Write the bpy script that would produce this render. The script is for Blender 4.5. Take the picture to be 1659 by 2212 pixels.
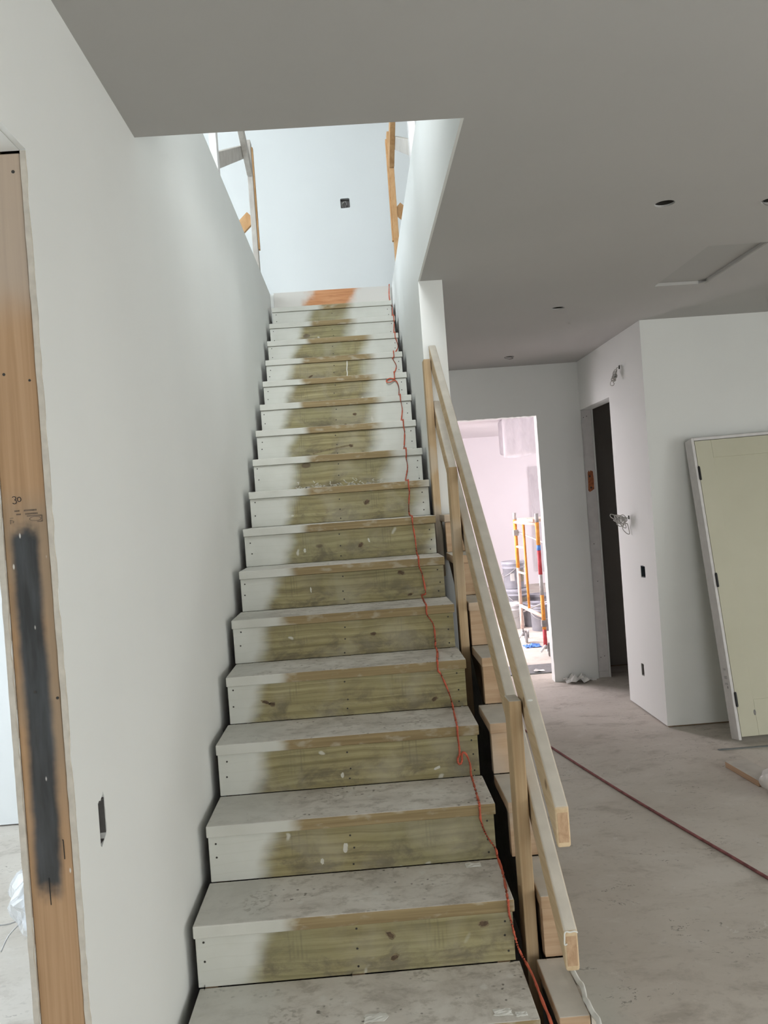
import bpy, bmesh, math, random
from mathutils import Vector, Matrix, noise as mnoise

for o in list(bpy.data.objects):
    bpy.data.objects.remove(o)
scene = bpy.context.scene
COL = scene.collection
R = math.radians

# ------------------------------------------------------------------ camera
CAM = (0.58227, -2.23567, 1.39837)
PITCH, ROLL, YAW = -0.0077128, 0.072524, -0.0290753
FPX = 1826.346
Rz, Rx, Ry = Matrix.Rotation(YAW, 3, 'Z'), Matrix.Rotation(PITCH, 3, 'X'), Matrix.Rotation(ROLL, 3, 'Y')
M = Rz @ Rx @ Ry
right, fwd, up = M @ Vector((1, 0, 0)), M @ Vector((0, 1, 0)), M @ Vector((0, 0, 1))
cam_d = bpy.data.cameras.new('camera')
cam_d.sensor_fit = 'VERTICAL'
cam_d.sensor_height = 36.0
cam_d.lens = 36.0 * FPX / 2212.0
cam_d.clip_start = 0.02
cam_d.clip_end = 200
cam = bpy.data.objects.new('camera', cam_d)
COL.objects.link(cam)
mw = Matrix.Identity(4)
for i in range(3):
    mw[i][0], mw[i][1], mw[i][2], mw[i][3] = right[i], up[i], -fwd[i], CAM[i]
cam.matrix_world = mw
scene.camera = cam

# ------------------------------------------------------------------ world, light, exposure
world = bpy.data.worlds.new('world')
scene.world = world
world.use_nodes = True
world.node_tree.nodes['Background'].inputs[0].default_value = (0.75, 0.87, 1.0, 1)
world.node_tree.nodes['Background'].inputs[1].default_value = 1.0
scene.view_settings.view_transform = 'Standard'
scene.view_settings.look = 'None'
scene.view_settings.gamma = 1.0
scene.view_settings.use_curve_mapping = False
scene.view_settings.exposure = 0.0
scene.cycles.max_bounces = 6
scene.cycles.diffuse_bounces = 4
scene.cycles.glossy_bounces = 2
scene.cycles.transparent_max_bounces = 6
scene.cycles.adaptive_threshold = 0.09
scene.cycles.adaptive_min_samples = 8
scene.cycles.sample_clamp_indirect = 6.0

# area lamps in unseen window openings: centre, size along wall, height, direction into the room, colour, power
WINDOWS = [
    ((2.4, -4.93, 1.15), 2.6, 1.7, (0, 1, -0.50), (1.0, 0.995, 0.965), 74),
    ((6.43, -3.2, 1.15), 2.2, 1.7, (-1, 0, -0.65), (1.0, 0.995, 0.965), 64),
    ((6.43, -0.5, 1.15), 2.2, 1.7, (-1, 0, -0.65), (1.0, 0.995, 0.965), 64),
    ((-3.93, -2.2, 1.15), 2.2, 1.7, (1, 0, -0.25), (0.84, 0.92, 1.0), 75),
    ((-3.93, 1.2, 1.15), 2.2, 1.7, (1, 0, -0.25), (0.82, 0.91, 1.0), 140),
    ((0.37, 8.0, 1.15), 2.8, 1.7, (1, 0, -0.25), (1.0, 0.915, 0.975), 250),  # added window, placed so its light reaches the side wall
    ((6.43, 10.6, 1.0), 3.0, 2.0, (-1, 0, -0.1), (1.0, 0.94, 0.985), 170),
    ((-3.93, 3.7, 4.6), 2.2, 1.6, (1, 0, -0.3), (0.83, 0.92, 1.0), 190),
    ((0.48, -0.93, 4.6), 1.1, 1.8, (0, 1, -0.45), (0.95, 0.985, 1.0), 125),  # added window, narrowed to keep its light off the stair-wall end
]
for c, w_, h_, d, colr, pw in WINDOWS:
    ld = bpy.data.lights.new('unseen_window_lamp', 'AREA')
    ld.shape = 'RECTANGLE'
    ld.size, ld.size_y, ld.energy, ld.color = w_, h_, pw, colr
    lo = bpy.data.objects.new('unseen_window_lamp', ld)
    lo.location = c
    lo.rotation_euler = Vector(d).to_track_quat('-Z', 'Z').to_euler()
    COL.objects.link(lo)

# ------------------------------------------------------------------ node helper
class G:
    def __init__(s, name):
        s.mat = bpy.data.materials.new(name)
        s.mat.use_nodes = True
        s.t = s.mat.node_tree
        s.b = s.t.nodes['Principled BSDF']
        s._o = None
    def link(s, a, sock):
        if isinstance(a, bpy.types.NodeSocket):
            s.t.links.new(a, sock)
        elif isinstance(a, (tuple, list)):
            if len(sock.default_value) == 4 and len(a) == 3:
                a = (*a, 1.0)
            sock.default_value = a
        else:
            sock.default_value = a
    def new(s, typ, **kw):
        n = s.t.nodes.new(typ)
        for k, v in kw.items():
            setattr(n, k, v)
        return n
    def obj(s):
        if not s._o:
            s._o = s.new('ShaderNodeTexCoord').outputs['Object']
        return s._o
    def xyz(s, v=None):
        n = s.new('ShaderNodeSeparateXYZ')
        s.link(v or s.obj(), n.inputs[0])
        return n.outputs
    def comb(s, x=0, y=0, z=0):
        n = s.new('ShaderNodeCombineXYZ')
        s.link(x, n.inputs[0]); s.link(y, n.inputs[1]); s.link(z, n.inputs[2])
        return n.outputs[0]
    def m(s, op, a, b=0.0, c=0.0):
        n = s.new('ShaderNodeMath', operation=op)
        s.link(a, n.inputs[0]); s.link(b, n.inputs[1])
        if op in ('MULTIPLY_ADD',):
            s.link(c, n.inputs[2])
        return n.outputs[0]
    def scale(s, v, k):
        n = s.new('ShaderNodeVectorMath', operation='MULTIPLY')
        s.link(v, n.inputs[0]); s.link(k, n.inputs[1])
        return n.outputs[0]
    def addv(s, v, k):
        n = s.new('ShaderNodeVectorMath', operation='ADD')
        s.link(v, n.inputs[0]); s.link(k, n.inputs[1])
        return n.outputs[0]
    def noise(s, v=None, sc=5.0, det=2.0, dist=0.0, rough=0.5):
        n = s.new('ShaderNodeTexNoise')
        s.link(v or s.obj(), n.inputs['Vector'])
        n.inputs['Scale'].default_value = sc
        n.inputs['Detail'].default_value = det
        n.inputs['Distortion'].default_value = dist
        n.inputs['Roughness'].default_value = rough
        return n.outputs['Fac']
    def vor(s, v=None, sc=5.0, rnd=1.0):
        n = s.new('ShaderNodeTexVoronoi')
        s.link(v or s.obj(), n.inputs['Vector'])
        n.inputs['Scale'].default_value = sc
        n.inputs['Randomness'].default_value = rnd
        return n.outputs
    def ss(s, x, a, b):
        n = s.new('ShaderNodeMapRange', interpolation_type='SMOOTHSTEP')
        s.link(x, n.inputs['Value']); s.link(a, n.inputs['From Min']); s.link(b, n.inputs['From Max'])
        return n.outputs['Result']
    def mix(s, f, a, b):
        n = s.new('ShaderNodeMix', data_type='RGBA')
        s.link(f, n.inputs[0]); s.link(a, n.inputs[6]); s.link(b, n.inputs[7])
        return n.outputs[2]
    def ramp(s, f, *stops):
        n = s.new('ShaderNodeValToRGB')
        s.link(f, n.inputs[0])
        el = n.color_ramp.elements
        while len(el) < len(stops):
            el.new(0.5)
        for e, (p, c) in zip(el, stops):
            e.position = p
            e.color = (*c, 1)
        return n.outputs[0]
    def attr(s, name):
        n = s.new('ShaderNodeAttribute', attribute_type='OBJECT', attribute_name=name)
        return n.outputs['Fac']
    def rnd(s):
        return s.new('ShaderNodeObjectInfo').outputs['Random']
    def nrm(s):
        return s.xyz(s.new('ShaderNodeNewGeometry').outputs['Normal'])
    def bump(s, hgt, strength=0.2, dist=0.01):
        n = s.new('ShaderNodeBump')
        n.inputs['Strength'].default_value = strength
        n.inputs['Distance'].default_value = dist
        s.link(hgt, n.inputs['Height'])
        s.t.links.new(n.outputs[0], s.b.inputs['Normal'])
    def done(s, col, rough=0.8, metal=0.0, spec=0.3):
        s.link(col, s.b.inputs['Base Color'])
        s.link(rough, s.b.inputs['Roughness'])
        s.b.inputs['Metallic'].default_value = metal
        s.b.inputs['Specular IOR Level'].default_value = spec
        return s.mat

def plain(name, col, rough=0.7, var=0.06, sc=12.0, metal=0.0, spec=0.3):
    g = G(name)
    n = g.noise(None, sc, 3)
    a = tuple(c * (1 - var) for c in col)
    b = tuple(min(1, c * (1 + var)) for c in col)
    return g.done(g.ramp(n, (0.3, a), (0.7, b)), rough, metal, spec)

def m_paint(name, col, var=0.02):
    g = G(name)
    n = g.noise(None, 1.3, 4)
    c = g.ramp(n, (0.3, tuple(x * (1 - var) for x in col)), (0.7, tuple(x * (1 + var) for x in col)))
    return g.done(c, 0.88, 0, 0.2)

def m_concrete():
    g = G('concrete')
    P = g.obj()
    n1 = g.noise(P, 0.9, 6, 0.6, 0.6)
    n2 = g.noise(g.scale(P, (1.0, 1.5, 1.0)), 3.6, 8, 0.3, 0.68)
    n3 = g.noise(P, 38, 3)
    c = g.ramp(n1, (0.28, (0.455, 0.412, 0.358)), (0.52, (0.550, 0.508, 0.450)), (0.75, (0.630, 0.590, 0.535)))
    c = g.mix(g.m('MULTIPLY', g.ss(n2, 0.50, 0.70), 0.60), c, (0.325, 0.288, 0.242))
    c = g.mix(g.m('MULTIPLY', g.ss(n2, 0.46, 0.30), 0.42), c, (0.620, 0.590, 0.540))
    c = g.mix(g.m('MULTIPLY', g.ss(n3, 0.58, 0.75), 0.25), c, (0.25, 0.23, 0.20))
    # dark specks, gathered in patches
    v = g.vor(g.addv(g.scale(P, (1.0, 1.3, 1.0)), g.comb(n2, n1, 0)), 19)
    sp = g.m('MULTIPLY', g.ss(v['Distance'], 0.20, 0.10), g.ss(g.noise(P, 2.6, 3), 0.47, 0.58))
    c = g.mix(g.m('MULTIPLY', sp, 0.8), c, (0.11, 0.10, 0.085))
    # white drips
    v2 = g.vor(g.addv(g.scale(P, (1.0, 1.7, 1.0)), g.comb(n1, n2, 0.5)), 6.5)
    dr = g.m('MULTIPLY', g.ss(v2['Distance'], 0.13, 0.05), g.ss(g.noise(P, 1.7, 2), 0.48, 0.62))
    c = g.mix(g.m('MULTIPLY', dr, 0.6), c, (0.66, 0.64, 0.60))
    # paint overspray beside the staircase
    x, y, z = g.xyz(P)
    e = g.m('ADD', x, g.m('MULTIPLY', g.m('SUBTRACT', n1, 0.5), 0.35))
    f = g.m('MULTIPLY', g.ss(e, 1.42, 1.27), g.ss(y, 1.2, 0.2))
    f = g.m('MULTIPLY', f, g.ss(x, 1.0, 1.1))
    c = g.mix(g.m('MULTIPLY', f, 0.75), c, (0.50, 0.52, 0.47))
    # reddish patches, stronger towards the far end
    rd = g.m('MULTIPLY', g.ss(g.noise(P, 1.1, 4), 0.58, 0.72), 0.30)
    c = g.mix(g.m('MULTIPLY', rd, g.ss(y, 2.6, 3.6)), c, (0.48, 0.34, 0.31))
    g.bump(g.m('ADD', n2, g.m('MULTIPLY', n3, 0.4)), 0.18, 0.004)
    return g.done(c, 0.85, 0, 0.25)

def grain_col(g, P, stops, k=(2.0, 2.0, 55.0), sc=1.0):
    n = g.noise(g.scale(P, k), sc, 5, 0.5, 0.6)
    return g.ramp(n, *stops), n

def m_riser():
    g = G('treated_riser_lumber')
    P = g.obj()
    x, y, z = g.xyz(P)
    rnd = g.rnd()
    off = g.comb(g.m('MULTIPLY', rnd, 37.0), 0, g.m('MULTIPLY', rnd, 11.0))
    Q = g.addv(P, off)
    wob = g.noise(g.scale(Q, (3.0, 1.0, 4.0)), 1.0, 2)
    Qw = g.addv(Q, g.comb(0, 0, g.m('MULTIPLY', wob, 0.035)))
    wood, gn = grain_col(g, Qw, ((0.30, (0.205, 0.172, 0.084)), (0.50, (0.318, 0.276, 0.146)), (0.72, (0.408, 0.362, 0.205))), (1.0, 1.0, 60.0))
    # strong growth-ring lines
    wv = g.new('ShaderNodeTexWave', bands_direction='Z', wave_profile='SAW')
    g.link(Qw, wv.inputs['Vector'])
    wv.inputs['Scale'].default_value = 9.0
    wv.inputs['Distortion'].default_value = 1.2
    wv.inputs['Detail'].default_value = 1.0
    wood = g.mix(g.m('MULTIPLY', g.ss(wv.outputs['Fac'], 0.60, 1.0), 0.55), wood, (0.190, 0.160, 0.078))
    # greener patches
    wood = g.mix(g.m('MULTIPLY', g.ss(g.noise(Q, 2.3, 2), 0.46, 0.68), 0.4), wood, (0.275, 0.268, 0.160))
    # knots
    v = g.vor(g.scale(Q, (3.0, 0.0, 5.5)), 1.0)
    d = g.m('ADD', v['Distance'], g.m('MULTIPLY', g.m('SUBTRACT', g.noise(Q, 30, 2), 0.5), 0.05))
    kn = g.m('MULTIPLY', g.ss(d, 0.105, 0.075), g.ss(g.xyz(v['Color'])[0], 0.35, 0.38))
    wood = g.mix(g.m('MULTIPLY', kn, 0.85), wood, (0.120, 0.088, 0.058))
    # planer chatter marks
    for c0 in (0.27, 0.69):
        b = g.ss(g.m('ABSOLUTE', g.m('SUBTRACT', x, g.m('ADD', c0, g.m('MULTIPLY', g.m('SUBTRACT', rnd, 0.5), 0.08)))), 0.036, 0.026)
        st = g.ss(g.m('SINE', g.m('MULTIPLY', x, 2 * math.pi / 0.0125)), -0.6, 0.7)
        zz = g.ss(g.noise(g.scale(Q, (60, 1, 9)), 1.0, 2), 0.42, 0.58)
        zb = g.ss(g.m('ABSOLUTE', g.m('SUBTRACT', z, -0.085)), 0.062, 0.030)
        wood = g.mix(g.m('MULTIPLY', g.m('MULTIPLY', b, st), g.m('MULTIPLY', g.m('MULTIPLY', zz, zb), 0.36)), wood, (0.165, 0.145, 0.095))
    # boot scuffs
    sc = g.ss(g.noise(g.scale(Q, (7, 1, 12)), 1.0, 6, 0.4, 0.7), 0.42, 0.66)
    sb = g.m('ADD', 0.30, g.m('MULTIPLY', g.ss(z, -0.06, -0.15), 0.50))
    wood = g.mix(g.m('MULTIPLY', sc, sb), wood, (0.142, 0.120, 0.082))
    # thin milky haze of dust
    hz = g.ss(g.noise(g.scale(Q, (3, 1, 3)), 1.6, 4, 0.5), 0.45, 0.72)
    wood = g.mix(g.m('MULTIPLY', hz, 0.34), wood, (0.445, 0.415, 0.335))
    # overspray of wall paint left and right of the walking line
    nb = g.noise(g.addv(g.scale(P, (5, 1, 9)), off), 1.0, 3)
    xm = g.m('ADD', x, g.m('ADD', g.m('MULTIPLY', g.m('SUBTRACT', nb, 0.5), 0.11), g.m('MULTIPLY', z, -0.35)))
    bl, br = g.attr('bare_from'), g.attr('bare_to')
    bare = g.m('MULTIPLY', g.ss(xm, g.m('SUBTRACT', bl, 0.01), g.m('ADD', bl, 0.075)),
               g.ss(xm, g.m('ADD', br, 0.06), g.m('SUBTRACT', br, 0.07)))
    paint = g.ramp(g.noise(Q, 6, 4), (0.3, (0.585, 0.590, 0.535)), (0.7, (0.650, 0.655, 0.605)))
    paint = g.mix(g.m('MULTIPLY', g.ss(wv.outputs['Fac'], 0.8, 1.0), 0.10), paint, (0.42, 0.42, 0.34))
    c = g.mix(bare, paint, wood)
    # plaster drips
    vd = g.vor(g.addv(g.scale(Q, (9, 1, 7)), g.comb(nb, 0, nb)), 1.0)
    dr = g.m('MULTIPLY', g.ss(vd['Distance'], 0.12, 0.06), g.ss(g.xyz(vd['Color'])[1], 0.72, 0.75))
    c = g.mix(g.m('MULTIPLY', dr, 0.65), c, (0.66, 0.65, 0.59))
    g.bump(gn, 0.12, 0.003)
    return g.done(c, 0.82, 0, 0.2)

def m_tread():
    g = G('dusty_tread_lumber')
    P = g.obj()
    x, y, z = g.xyz(P)
    rnd = g.rnd()
    off = g.comb(g.m('MULTIPLY', rnd, 23.0), g.m('MULTIPLY', rnd, 7.0), 0)
    Q = g.addv(P, off)
    nz = g.nrm()[2]
    bl, br = g.attr('bare_from'), g.attr('bare_to')
    nb = g.noise(g.scale(Q, (5, 5, 9)), 1.0, 3)
    xm = g.m('ADD', x, g.m('MULTIPLY', g.m('SUBTRACT', nb, 0.5), 0.08))
    bare = g.m('MULTIPLY', g.ss(xm, g.m('ADD', bl, 0.03), g.m('ADD', bl, 0.09)),
               g.ss(xm, g.m('ADD', br, 0.05), g.m('SUBTRACT', br, 0.05)))
    nose, gn = grain_col(g, Q, ((0.3, (0.215, 0.158, 0.080)), (0.55, (0.300, 0.228, 0.122)), (0.75, (0.370, 0.290, 0.165))), (1.2, 8, 70))
    nose = g.mix(g.m('MULTIPLY', g.ss(g.noise(g.scale(Q, (14, 1, 30)), 1.0, 4), 0.52, 0.68), 0.5), nose, (0.50, 0.46, 0.37))
    paint = g.ramp(g.noise(Q, 6, 4), (0.3, (0.560, 0.560, 0.505)), (0.7, (0.635, 0.635, 0.585)))
    front = g.mix(bare, paint, nose)
    n1 = g.noise(Q, 4.0, 6, 0.5, 0.65)
    n2 = g.noise(g.scale(Q, (1.0, 1.4, 1.0)), 15, 6, 0.15, 0.7)
    dust = g.ramp(n1, (0.32, (0.440, 0.405, 0.352)), (0.48, (0.610, 0.575, 0.515)), (0.70, (0.720, 0.692, 0.632)))
    dust = g.mix(g.m('MULTIPLY', g.ss(n2, 0.48, 0.66), 0.60), dust, (0.345, 0.312, 0.262))
    v = g.vor(g.addv(Q, g.comb(g.m('MULTIPLY', n1, 0.1), 0, 0)), 34)
    sp = g.m('MULTIPLY', g.ss(v['Distance'], 0.22, 0.10), g.ss(g.noise(Q, 5.0, 3), 0.46, 0.58))
    dust = g.mix(g.m('MULTIPLY', sp, 0.8), dust, (0.115, 0.100, 0.080))
    v2 = g.vor(g.addv(Q, g.comb(0.3, g.m('MULTIPLY', n2, 0.1), 0)), 13)
    wt = g.m('MULTIPLY', g.ss(v2['Distance'], 0.22, 0.10), g.ss(g.xyz(v2['Color'])[0], 0.78, 0.82))
    dust = g.mix(g.m('MULTIPLY', wt, 0.6), dust, (0.68, 0.67, 0.62))
    pl = g.m('SUBTRACT', 1.0, g.ss(xm, g.m('SUBTRACT', bl, 0.06), g.m('ADD', bl, 0.07)))
    dust = g.mix(g.m('MULTIPLY', pl, 0.65), dust, (0.600, 0.600, 0.550))
    # footprints
    vf = g.vor(g.scale(Q, (5.0, 3.0, 1.0)), 1.0)
    fp = g.m('MULTIPLY', g.ss(vf['Distance'], 0.30, 0.18), g.ss(g.noise(g.scale(Q, (1, 1, 1)), 60, 2), 0.50, 0.62))
    dust = g.mix(g.m('MULTIPLY', fp, 0.45), dust, (0.26, 0.230, 0.185))
    c = g.mix(g.ss(nz, 0.45, 0.75), front, dust)
    g.bump(g.m('ADD', n2, gn), 0.10, 0.003)
    return g.done(c, 0.85, 0, 0.2)

def m_lumber(name, a, b, k, dusty=0.75, knots=True, dustc=(0.575, 0.540, 0.475)):
    """bare softwood; building dust lies on faces that look up"""
    g = G(name)
    P = g.obj()
    rnd = g.rnd()
    Q = g.addv(P, g.comb(g.m('MULTIPLY', rnd, 13.0), g.m('MULTIPLY', rnd, 29.0), g.m('MULTIPLY', rnd, 7.0)))
    mid = tuple((u + v) / 2 for u, v in zip(a, b))
    c, gn = grain_col(g, Q, ((0.3, a), (0.5, mid), (0.72, b)), k)
    c = g.mix(g.m('MULTIPLY', g.ss(g.noise(Q, 3.0, 3), 0.5, 0.72), 0.35), c, tuple(x * 0.8 for x in a))
    if knots:
        ks = tuple(0.25 * kk if kk < 10 else 0.16 * kk for kk in k)
        v = g.vor(g.scale(Q, (9, 4.5, 4.5)), 1.0)
        kn = g.m('MULTIPLY', g.ss(v['Distance'], 0.11, 0.07), g.ss(g.xyz(v['Color'])[0], 0.55, 0.58))
        c = g.mix(g.m('MULTIPLY', kn, 0.7), c, (0.16, 0.085, 0.04))
    if dusty:
        nz = g.nrm()[2]
        d = g.m('MULTIPLY', g.ss(nz, 0.35, 0.7), dusty)
        c = g.mix(d, c, g.ramp(g.noise(Q, 14, 4), (0.3, tuple(x * 0.9 for x in dustc)), (0.7, tuple(x * 1.08 for x in dustc))))
        ov = g.ss(g.noise(g.scale(Q, (2, 1, 2)), 1.5, 2), 0.52, 0.70)
        c = g.mix(g.m('MULTIPLY', ov, 0.45), c, dustc)
    g.bump(gn, 0.10, 0.003)
    return g.done(c, 0.8, 0, 0.2)

def m_jamb_stud():
    """door stud with a band of black spray paint down its middle"""
    g = G('sprayed_door_stud')
    P = g.obj()
    x, y, z = g.xyz(P)
    c, gn = grain_col(g, P, ((0.3, (0.350, 0.212, 0.112)), (0.5, (0.425, 0.265, 0.146)), (0.72, (0.490, 0.320, 0.188))), (60, 60, 1.2))
    # chalky overspray near the head
    n = g.noise(P, 5, 3)
    zz = g.m('ADD', z, g.m('MULTIPLY', g.m('SUBTRACT', n, 0.5), 0.15))
    c = g.mix(g.m('MULTIPLY', g.ss(zz, 1.78, 1.92), 0.55), c, (0.46, 0.42, 0.37))
    # grey-green scuffing around the spray
    n2 = g.noise(g.scale(P, (8, 8, 3)), 1.5, 4)
    band = g.m('MULTIPLY', g.ss(z, 0.72, 1.0), g.ss(z, 1.50, 1.42))
    c = g.mix(g.m('MULTIPLY', g.m('MULTIPLY', g.ss(n2, 0.40, 0.62), band), 0.55), c, (0.275, 0.225, 0.165))
    # the black band; its centre drifts
    cx = g.m('ADD', -0.0905, g.m('MULTIPLY', g.m('SUBTRACT', g.noise(g.comb(0.0, 0.0, z), 2.2, 2), 0.5), 0.024))
    dx = g.m('ABSOLUTE', g.m('SUBTRACT', x, cx))
    edge = g.m('ADD', dx, g.m('MULTIPLY', g.m('SUBTRACT', g.noise(P, 26, 3), 0.5), 0.010))
    f = g.ss(edge, 0.036, 0.017)
    ze = g.m('ADD', z, g.m('MULTIPLY', g.m('SUBTRACT', g.noise(P, 40, 2), 0.5), 0.05))
    f = g.m('MULTIPLY', f, g.m('MULTIPLY', g.ss(ze, 0.645, 0.70), g.ss(ze, 1.425, 1.385)))
    blk = g.ramp(g.noise(g.scale(P, (40, 40, 6)), 1.0, 4), (0.35, (0.032, 0.036, 0.038)), (0.7, (0.070, 0.078, 0.084)))
    c = g.mix(g.m('MULTIPLY', f, 0.97), c, blk)
    # plaster flecks
    v = g.vor(g.scale(P, (60, 1, 22)), 1.0)
    fl = g.m('MULTIPLY', g.ss(v['Distance'], 0.16, 0.08), g.ss(g.xyz(v['Color'])[0], 0.90, 0.92))
    c = g.mix(g.m('MULTIPLY', fl, 0.8), c, (0.68, 0.66, 0.60))
    g.bump(gn, 0.08, 0.002)
    return g.done(c, 0.75, 0, 0.25)

def m_header():
    g = G('landing_header_beam')
    P = g.obj()
    x, y, z = g.xyz(P)
    c, gn = grain_col(g, P, ((0.3, (0.42, 0.185, 0.085)), (0.5, (0.54, 0.260, 0.125)), (0.72, (0.62, 0.330, 0.175))), (4, 4, 45))
    n = g.noise(P, 7, 4)
    xm = g.m('ADD', x, g.m('ADD', g.m('MULTIPLY', g.m('SUBTRACT', n, 0.5), 0.2), g.m('MULTIPLY', z, -0.5)))
    bare = g.m('MULTIPLY', g.ss(xm, 0.26, 0.37), g.ss(xm, 0.76, 0.64))
    c = g.mix(bare, (0.63, 0.61, 0.57), c)
    return g.done(c, 0.8, 0, 0.2)

def m_glass_film(name, col, alpha, rough=0.25):
    g = G(name)
    n = g.noise(g.scale(g.obj(), (6, 6, 2)), 2.0, 4, 1.0)
    g.bump(n, 0.5, 0.02)
    m = g.done(col, rough, 0, 0.5)
    g.link(g.m('ADD', alpha, g.m('MULTIPLY', g.m('SUBTRACT', n, 0.5), 0.2)), g.b.inputs['Alpha'])
    return m

MT = {}
MT['wall'] = m_paint('primed_drywall', (0.765, 0.775, 0.750))
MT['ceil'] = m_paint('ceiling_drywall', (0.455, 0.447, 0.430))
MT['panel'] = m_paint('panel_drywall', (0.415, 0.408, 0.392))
MT['closet'] = m_paint('shade_toned_closet_drywall', (0.28, 0.265, 0.24))  # closet shade put into the colour: darker than the other drywall
MT['upper'] = m_paint('upstairs_drywall', (0.665, 0.675, 0.665))
MT['farpaint'] = m_paint('far_room_drywall', (0.82, 0.78, 0.80))
MT['concrete'] = m_concrete()
MT['riser'] = m_riser()
MT['tread'] = m_tread()
MT['pine_z'] = m_lumber('pine_stud_upright', (0.430, 0.300, 0.170), (0.590, 0.445, 0.280), (55, 55, 1.3), 0.9)
MT['pine_y'] = m_lumber('pine_rail', (0.520, 0.380, 0.225), (0.680, 0.530, 0.350), (40, 2.0, 40), 0.9)
MT['pine_x'] = m_lumber('pine_side_step', (0.440, 0.295, 0.180), (0.580, 0.420, 0.280), (2.0, 30, 45), 0.9, False)
MT['pine_orange'] = m_lumber('orange_pine_board', (0.480, 0.270, 0.120), (0.640, 0.400, 0.210), (20, 20, 12), 0.0)
MT['pine_grey'] = m_lumber('overspray_pine_board', (0.470, 0.430, 0.390), (0.600, 0.570, 0.530), (20, 20, 12), 0.6)
MT['endgrain'] = m_lumber('pine_end_grain', (0.400, 0.255, 0.150), (0.560, 0.390, 0.250), (70, 6, 40), 0.0, False)
MT['dark_lumber'] = plain('under_stair_lumber', (0.22, 0.15, 0.09), 0.85, 0.2)
MT['stud'] = m_jamb_stud()
MT['header'] = m_header()
MT['gyp'] = plain('cut_drywall_edge', (0.54, 0.495, 0.425), 0.95, 0.10, 40)
MT['white'] = plain('white_primer', (0.70, 0.68, 0.665), 0.6, 0.05, 18)
MT['knot'] = plain('pine_knot', (0.105, 0.072, 0.045), 0.8, 0.35, 90)
MT['knotring'] = plain('pine_knot_ring', (0.205, 0.165, 0.095), 0.8, 0.25, 60)
MT['leaf'] = None
MT['black'] = plain('black_metal', (0.020, 0.020, 0.020), 0.45, 0.1)
MT['screw'] = plain('dark_screw_head', (0.045, 0.040, 0.035), 0.5, 0.2)
MT['dark'] = plain('dark_void', (0.030, 0.028, 0.025), 0.9, 0.1)
MT['boxgrey'] = plain('grey_electrical_box', (0.235, 0.225, 0.215), 0.6, 0.15, 40)
MT['boxdark'] = plain('dark_grey_electrical_box', (0.105, 0.100, 0.096), 0.7, 0.15, 40)
MT['boxblue'] = plain('dark_blue_electrical_box', (0.055, 0.070, 0.080), 0.55, 0.15, 40)
MT['steel'] = plain('galvanised_steel', (0.42, 0.41, 0.40), 0.45, 0.12, 25, 0.4)
MT['orange'] = plain('orange_scaffold_paint', (0.74, 0.30, 0.055), 0.5, 0.18, 20)
MT['orange_pale'] = plain('plaster_splashed_tube', (0.72, 0.55, 0.46), 0.7, 0.15, 30)
MT['red'] = plain('red_scaffold_paint', (0.50, 0.065, 0.075), 0.55, 0.2, 20)
MT['bluetape'] = plain('blue_tape', (0.10, 0.24, 0.62), 0.6, 0.1)
MT['bucket'] = plain('grey_bucket_plastic', (0.30, 0.305, 0.335), 0.5, 0.1, 14)
MT['bucketwhite'] = plain('white_bucket_plastic', (0.72, 0.73, 0.74), 0.45, 0.06, 14)
MT['paper'] = plain('paper', (0.74, 0.73, 0.70), 0.85, 0.05)
MT['yellowlabel'] = plain('faded_bucket_print', (0.44, 0.40, 0.30), 0.7, 0.2, 40)
MT['cord'] = plain('orange_cord_rubber', (0.560, 0.125, 0.070), 0.6, 0.15, 40)
MT['hose'] = plain('maroon_hose_rubber', (0.270, 0.105, 0.105), 0.7, 0.3, 25)
MT['wire'] = plain('pale_cable_sheath', (0.50, 0.48, 0.455), 0.5, 0.1, 60)
MT['ink'] = plain('black_marker_ink', (0.030, 0.028, 0.030), 0.6, 0.1)
MT['stamp'] = plain('faded_stamp_ink', (0.17, 0.125, 0.090), 0.7, 0.2, 60)
MT['splash'] = plain('thin_plaster_splash', (0.565, 0.550, 0.480), 0.9, 0.08, 60)
MT['plaster'] = plain('plaster_flake', (0.72, 0.71, 0.66), 0.9, 0.05, 30)
MT['strike'] = plain('orange_brown_chiselled_wood', (0.36, 0.125, 0.055), 0.7, 0.35, 60)
MT['film'] = m_glass_film('clear_plastic_sheeting', (0.66, 0.63, 0.65), 0.62)
MT['liner'] = m_glass_film('thin_bucket_liner', (0.72, 0.74, 0.76), 0.42, 0.15)
MT['wrapcase'] = plain('wrapped_unit_casing', (0.52, 0.49, 0.51), 0.6, 0.08)
MT['bag'] = m_glass_film('cloudy_plastic_bag', (0.78, 0.75, 0.73), 0.93, 0.35)
MT['greystrip'] = plain('dull_grey_metal', (0.20, 0.21, 0.21), 0.5, 0.15, 30, 0.3)
MT['label_print'] = plain('grey_label_print', (0.30, 0.29, 0.28), 0.7, 0.1)

def m_leaf():
    g = G('yellowed_door_primer')
    P = g.obj()
    n = g.noise(P, 2.2, 4)
    c = g.ramp(n, (0.3, (0.545, 0.530, 0.405)), (0.7, (0.590, 0.575, 0.450)))
    v = g.vor(g.addv(g.scale(P, (4.0, 1.0, 3.0)), g.comb(g.noise(P, 6, 2), 0, 0)), 1.0)
    st = g.m('MULTIPLY', g.ss(v['Distance'], 0.16, 0.09), g.ss(g.xyz(v['Color'])[0], 0.5, 0.52))
    c = g.mix(g.m('MULTIPLY', st, 0.30), c, (0.40, 0.385, 0.28))
    return g.done(c, 0.6, 0, 0.3)
MT['leaf'] = m_leaf()

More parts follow.
